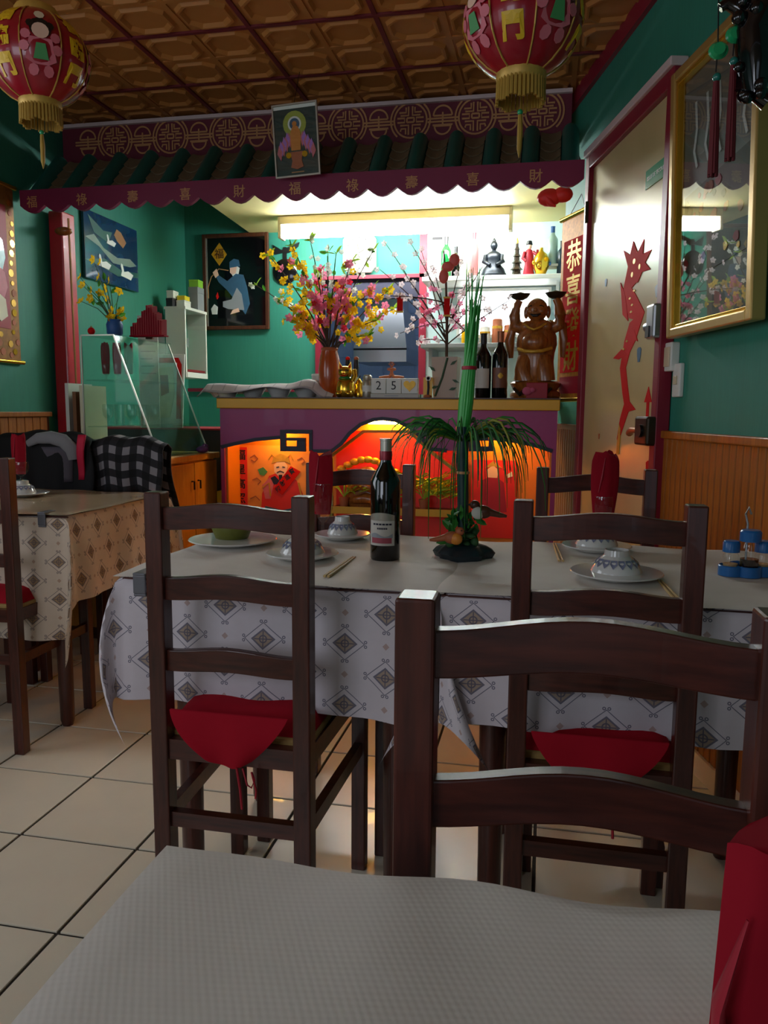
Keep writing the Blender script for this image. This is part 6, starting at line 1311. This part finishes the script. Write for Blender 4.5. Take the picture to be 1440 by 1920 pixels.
x, y = plate('white plate with upturned bowl beside the chopsticks near wine bottle', 567, 1047, .084); bowl('upturned bowl on the near plate left of the wine bottle', x, y)
x, y = plate('far white plate with upturned bowl behind wine bottle', 642, 1010, .074); bowl('upturned bowl on the far plate behind the wine bottle', x, y, r=.043, h=.046)
x, y = plate('white plate with upturned bowl in front of the right chair back', 1155, 1084, .094); bowl('upturned bowl on the near plate of the right table', x, y)
x, y = plate('far white plate on the right table under red napkin', 1118, 1032, .085); bowl('upturned bowl on the far plate of right table', x, y)
goblet('glass with red napkin on upturned bowl of the far right plate', x+.012, y, TZ+.0045+.0566, .075, .026); napkin('red folded napkin in front of cream door', x+.012, y, TZ+.0045+.0566+.03, .16, .028, .7)
x, y = tp(606, 1000); goblet('stemmed glass with red napkin behind the left chair post', x, y, TZ, .14, .03); napkin('red folded napkin with two peaks behind left chair post', x-.004, y, TZ+.055, .18, .029, 2.0)
x, y = plate('white plate on far left table', 42, 930, .1); bowl('upturned bowl on the far left table', x, y)
goblet('glass with red napkin standing on the far left bowl', x, y, TZ+.0045+.0566, .072, .03); napkin('red folded napkin on far left table', x-.004, y, TZ+.0045+.0566+.025, .16, .025, 1.2)
def chopsticks(label, a, b):
    (x0, y0), (x1, y1) = tp(*a), tp(*b); d = Vector((x1-x0, y1-y0, 0)); n = Vector((-d.y, d.x, 0)).normalized()*.0042
    t = thing('chopsticks', label, 'chopsticks', (x0, y0, TZ+.003)); 
    for s in (-1, 1): MB().tube([n*s, d*.5+n*s*.9, d+n*s*.7], [.0031, .0027, .0019], 8).build('stick', 'chop', t, smooth=40)
chopsticks('pale wooden chopsticks left of the wine bottle', (612, 1083), (664, 1046)); chopsticks('pale wooden chopsticks right of the near right plate', (1272, 1130), (1236, 1090)); chopsticks('pale wooden chopsticks beside the far right plate', (1052, 1054), (1040, 1022))
x, y = tp(722, 1049)
wb_ = bottle('dark wine bottle with red capsule and white label on middle table', x, y, TZ, .278, .0345, 'wine_glass_dark', 'foil_silver'); wb_.rotation_euler = (0, 0, 0); hB, rB = .278, .0345
MB().lathe([(rB*.415, hB*.83), (rB*.42, hB*.9), (rB*.415, hB*.902)], 20).build('capsule_band', 'foil_red', wb_, smooth=40)
def band(name, z0, z1, a0, a1, mt, par, off=.0007, top=None):
    m = MB(); n = 16; vs = []
    for zz, tt in ((z0, 0), (z1, 1)):
        for i in range(n+1):
            a = R(a0+(a1-a0)*i/n); vs.append(((rB+off)*math.cos(a), (rB+off)*math.sin(a), zz + (top(i/n) if (top and tt) else 0)))
    m.add(vs, [(i, i+1, n+2+i, n+1+i) for i in range(n)]); return m.build(name, mt, par, smooth=60)
lb = band('label', hB*.135, hB*.34, -148, -42, 'label_paper', wb_); band('label_top', hB*.34, hB*.385, -148, -42, 'foil_silver', lb, .0007, lambda u: .006*math.sin(math.pi*u)); band('label_hill', hB*.2, hB*.225, -140, -50, 'grey_print', lb, .0011, lambda u: .004*math.sin(u*7)); band('label_field', hB*.155, hB*.2, -136, -54, mat('label_red', 'a84a58', .5, var=.3, scale=80), lb, .0011)
for k_, (z_, a_) in enumerate(((.305, 38), (.27, 20))):
    for g_ in range(6): band('print_line', hB*z_, hB*(z_+.014), -90-a_+g_*a_/3, -90-a_+(g_+.8)*a_/3, 'navy', lb, .0011)
# bamboo reed arrangement
x, y = tp(866, 1050)
y += .03
rv = thing('reed_arrangement', 'tall bamboo reed arrangement with umbrella grass and birds on dark base', 'plant', (x, y, TZ))
def rl(px, py, dy=0.0): q = PY(px, py, y+dy); return (q.x-x, q.y-y, q.z-TZ)
m = MB(); vs = []; n = 26
def base_r(a): return 1+.13*math.sin(3*a)+.08*math.sin(7*a+1)
rings = [(.062, 0), (.068, .012), (.06, .022), (.048, .03), (.03, .036), (0.0, .036)]
for r_, z_ in rings:
    for k in range(n): a = 2*math.pi*k/n; vs.append((r_*base_r(a)*math.cos(a), r_*.8*base_r(a)*math.sin(a), z_))
m.add(vs, [(j*n+k, j*n+(k+1) % n, (j+1)*n+(k+1) % n, (j+1)*n+k) for j in range(5) for k in range(n)] + [tuple(range(n-1, -1, -1))]); m.build('base', 'pot_dark', rv, smooth=50, merge=.00001)
random.seed(31); lfd = leaf_mesh(.04, .018, 'green_leaf')
m = MB()
for k in range(26): m.ball((random.uniform(-.03, .03), random.uniform(-.03, .02), .034+random.uniform(0, .028)), (random.uniform(.008, .014), random.uniform(.008, .012), random.uniform(.006, .012)), 7, 5)
m.build('moss', 'moss', rv, smooth=60)
# dark lower stem sleeve then bundle of pale reeds that fans out upward
MB().tube([rl(868, 1030), rl(868, 930), rl(867, 850), rl(868, 800)], [.013, .0135, .014, .016], 12).build('stem_sleeve', mat('sleeve', '123a38', .3, coat=.3), rv, smooth=40)
MB().lathe([(.0145, -.003), (.0155, 0), (.0145, .003)], 16, Matrix.Translation(rl(868, 886))).build('tie', 'frieze_gold', rv, smooth=40)
for k in range(15):
    a = 2*math.pi*k/15; o0 = Vector((math.cos(a)*.01, math.sin(a)*.01, 0)); top = Vector(rl(893+random.uniform(-18, 26), 525+random.uniform(-40, 50), random.uniform(-.03, .03)))
    b0 = Vector(rl(868, 815))+o0; mid = Vector(rl(880, 690))+o0*1.1
    MB().tube([b0, b0.lerp(mid, .5)+o0*.2, mid, mid.lerp(top, .5), top], [.0048, .0048, .0042, .0024, .0007], 6).build('reed', 'reed', rv, smooth=60)
MB().lathe([(.017, -.004), (.018, 0), (.017, .004)], 16, Matrix.Translation(rl(880, 690))).build('red_tie', 'red_deep', rv, smooth=40)
for k in range(105):
    a = random.uniform(0, 6.28); ln = random.uniform(.1, .2); up_ = random.uniform(.015, .055); drp = random.uniform(.04, .26)
    c = Vector(rl(868, 830)); pts = []
    for i in range(9):
        u = i/8; h = up_*math.sin(min(1, u*1.6)*math.pi*.62)*1.2 - drp*max(0, u-.38)**1.7*1.6
        rr = ln*math.sin(u*math.pi*.5)
        pts.append(c + Vector((rr*math.cos(a), rr*math.sin(a)*.75, h)))
    MB().tube(pts, [.002, .0023, .0025, .0024, .0021, .0018, .0015, .0012, .0007], 4, flat=.5).build('grass_blade', random.choice(['deep_leaf', 'deep_leaf', 'green_leaf', 'olive_frame']), rv, smooth=60)
for px in (828, 852, 874, 806, 904):      # long hanging ribbons of grass reaching the table
    MB().tube([rl(868, 830), rl((868+px)/2, 815, -.03), rl(px, 850, -.045), rl(px-2, 930, -.05), rl(px-3, 1010, -.05)], [.0016, .002, .0022, .002, .0008], 5, flat=.5).build('grass_blade', 'green_leaf', rv, smooth=60)
def bird(label_, c, s, body, breast, dirx):
    t = MB().ball((0, 0, 0), (.022*s, .014*s, .0155*s), 14, 10).tube([(-.015*s*dirx, 0, 0), (-.04*s*dirx, 0, -.006*s), (-.055*s*dirx, 0, -.008*s)], [.009*s, .006*s, .003*s], 8).build('bird', body, rv, smooth=60, loc=c)
    MB().ball((.018*s*dirx, 0, .016*s), (.0115*s, .0105*s, .0105*s), 12, 8).build('bird_head', body, t, smooth=60); MB().ball((.010*s*dirx, -.006*s, -.002*s), (.0155*s, .0105*s, .0145*s), 12, 8).build('bird_breast', breast, t, smooth=60)
    MB().lathe([(.003*s, 0), (0, .01*s)], 8, Matrix.Translation((.028*s*dirx, 0, .016*s)) @ Matrix.Rotation(R(90)*dirx, 4, 'Y')).build('beak', 'black', t, smooth=40); MB().ball((.023*s*dirx, -.009*s, .019*s), .002*s, 6, 5).build('eye', 'black', t)
bird('', rl(905, 960, -.03), 1.0, 'walnut', 'petal_white', -1); bird('', rl(848, 1008, -.05), .95, 'clay_pot', 'orange_print', 1)
for k in range(44):
    a = random.uniform(0, 6.28); o = link('leaf', lfd, rv, (.026*math.cos(a), .022*math.sin(a), .04+random.uniform(0, .07)), rnd_rot()); s_ = random.uniform(.6, 1.1); o.scale = (s_, s_, s_)
# blue condiment caddy
x, y = tp(1398, 1078); cad = thing('condiment_caddy', 'blue plastic condiment caddy with sauce bottles at the right edge', 'caddy', (x, y, TZ), .2)
m = MB()
for dx, dy in ((-.032, 0), (.032, 0), (0, -.012), (0, .022)): m.lathe([(.026, 0), (.026, .02), (.024, .022), (.024, .005), (0, .005)], 20, Matrix.Translation((dx, dy, 0)))
m.build('tray', 'blue_plastic', cad, smooth=40)
MB().tube([(0, .005, .0), (0, .005, .11), (-.006, .005, .13), (0, .005, .145), (.006, .005, .13)], .0025, 8).build('carry_loop', 'steel', cad, smooth=40)
for (dx, dy, r_, h, mt, cap) in ((0, -.012, .02, .075, 'soy', 1), (-.034, 0, .016, .05, 'pale_liquid', 1), (.034, 0, .016, .05, 'pale_liquid', 1)):
    b_ = MB().lathe([(r_*.9, .006), (r_, .01), (r_, h*.85), (r_*.8, h)], 18, Matrix.Translation((dx, dy, 0))).build('bottle', 'clear_glass', cad, smooth=40)
    MB().lathe([(r_*.84, .0075), (r_*.92, .011), (r_*.92, h*.5), (0, h*.5)], 16, Matrix.Translation((dx, dy, 0))).build('sauce', mt, b_, smooth=40)
    MB().lathe([(r_*.9, h), (r_*1.08, h), (r_*1.08, h+.02), (r_*.9, h+.024), (0, h+.024)], 18, Matrix.Translation((dx, dy, 0))).build('cap', 'blue_plastic', b_, smooth=40)
# big red napkin at right of the foreground table
nx = PY(1366, 1720, .42)
bn = thing('folded_napkin', 'big dark red folded napkin at lower right corner of picture', 'napkin', (nx.x+.03, .42, TZ), R(8), 'red folded napkins')
m = MB(); vs = []; n = 24; rows = 10; hN = PY(1400, 1545, .42).z-TZ
for j in range(rows+1):
    u = j/rows
    for k in range(n):
        a = 2*math.pi*k/n; top = 1-.07*(.5-.5*math.cos(a))-.03*math.sin(3*a)
        vs.append((.034*math.cos(a)*(1+.06*math.cos(6*a))*(1.06-.1*u), .02*math.sin(a)*(1+.1*math.cos(5*a)), hN*u*(1-(1-top)*u)))
m.add(vs, [(j*n+k, j*n+(k+1) % n, (j+1)*n+(k+1) % n, (j+1)*n+k) for j in range(rows) for k in range(n)] + [tuple(range(n-1, -1, -1)), tuple(range(rows*n, rows*n+n))]); m.build('cloth', 'red_napkin', bn, smooth=50)
MB().tube([(-.036, -.012, .0), (-.04, -.016, .04), (-.03, -.02, .09)], [.012, .008, .001], 8, flat=.4).build('fold', 'red_deep', bn, smooth=50)
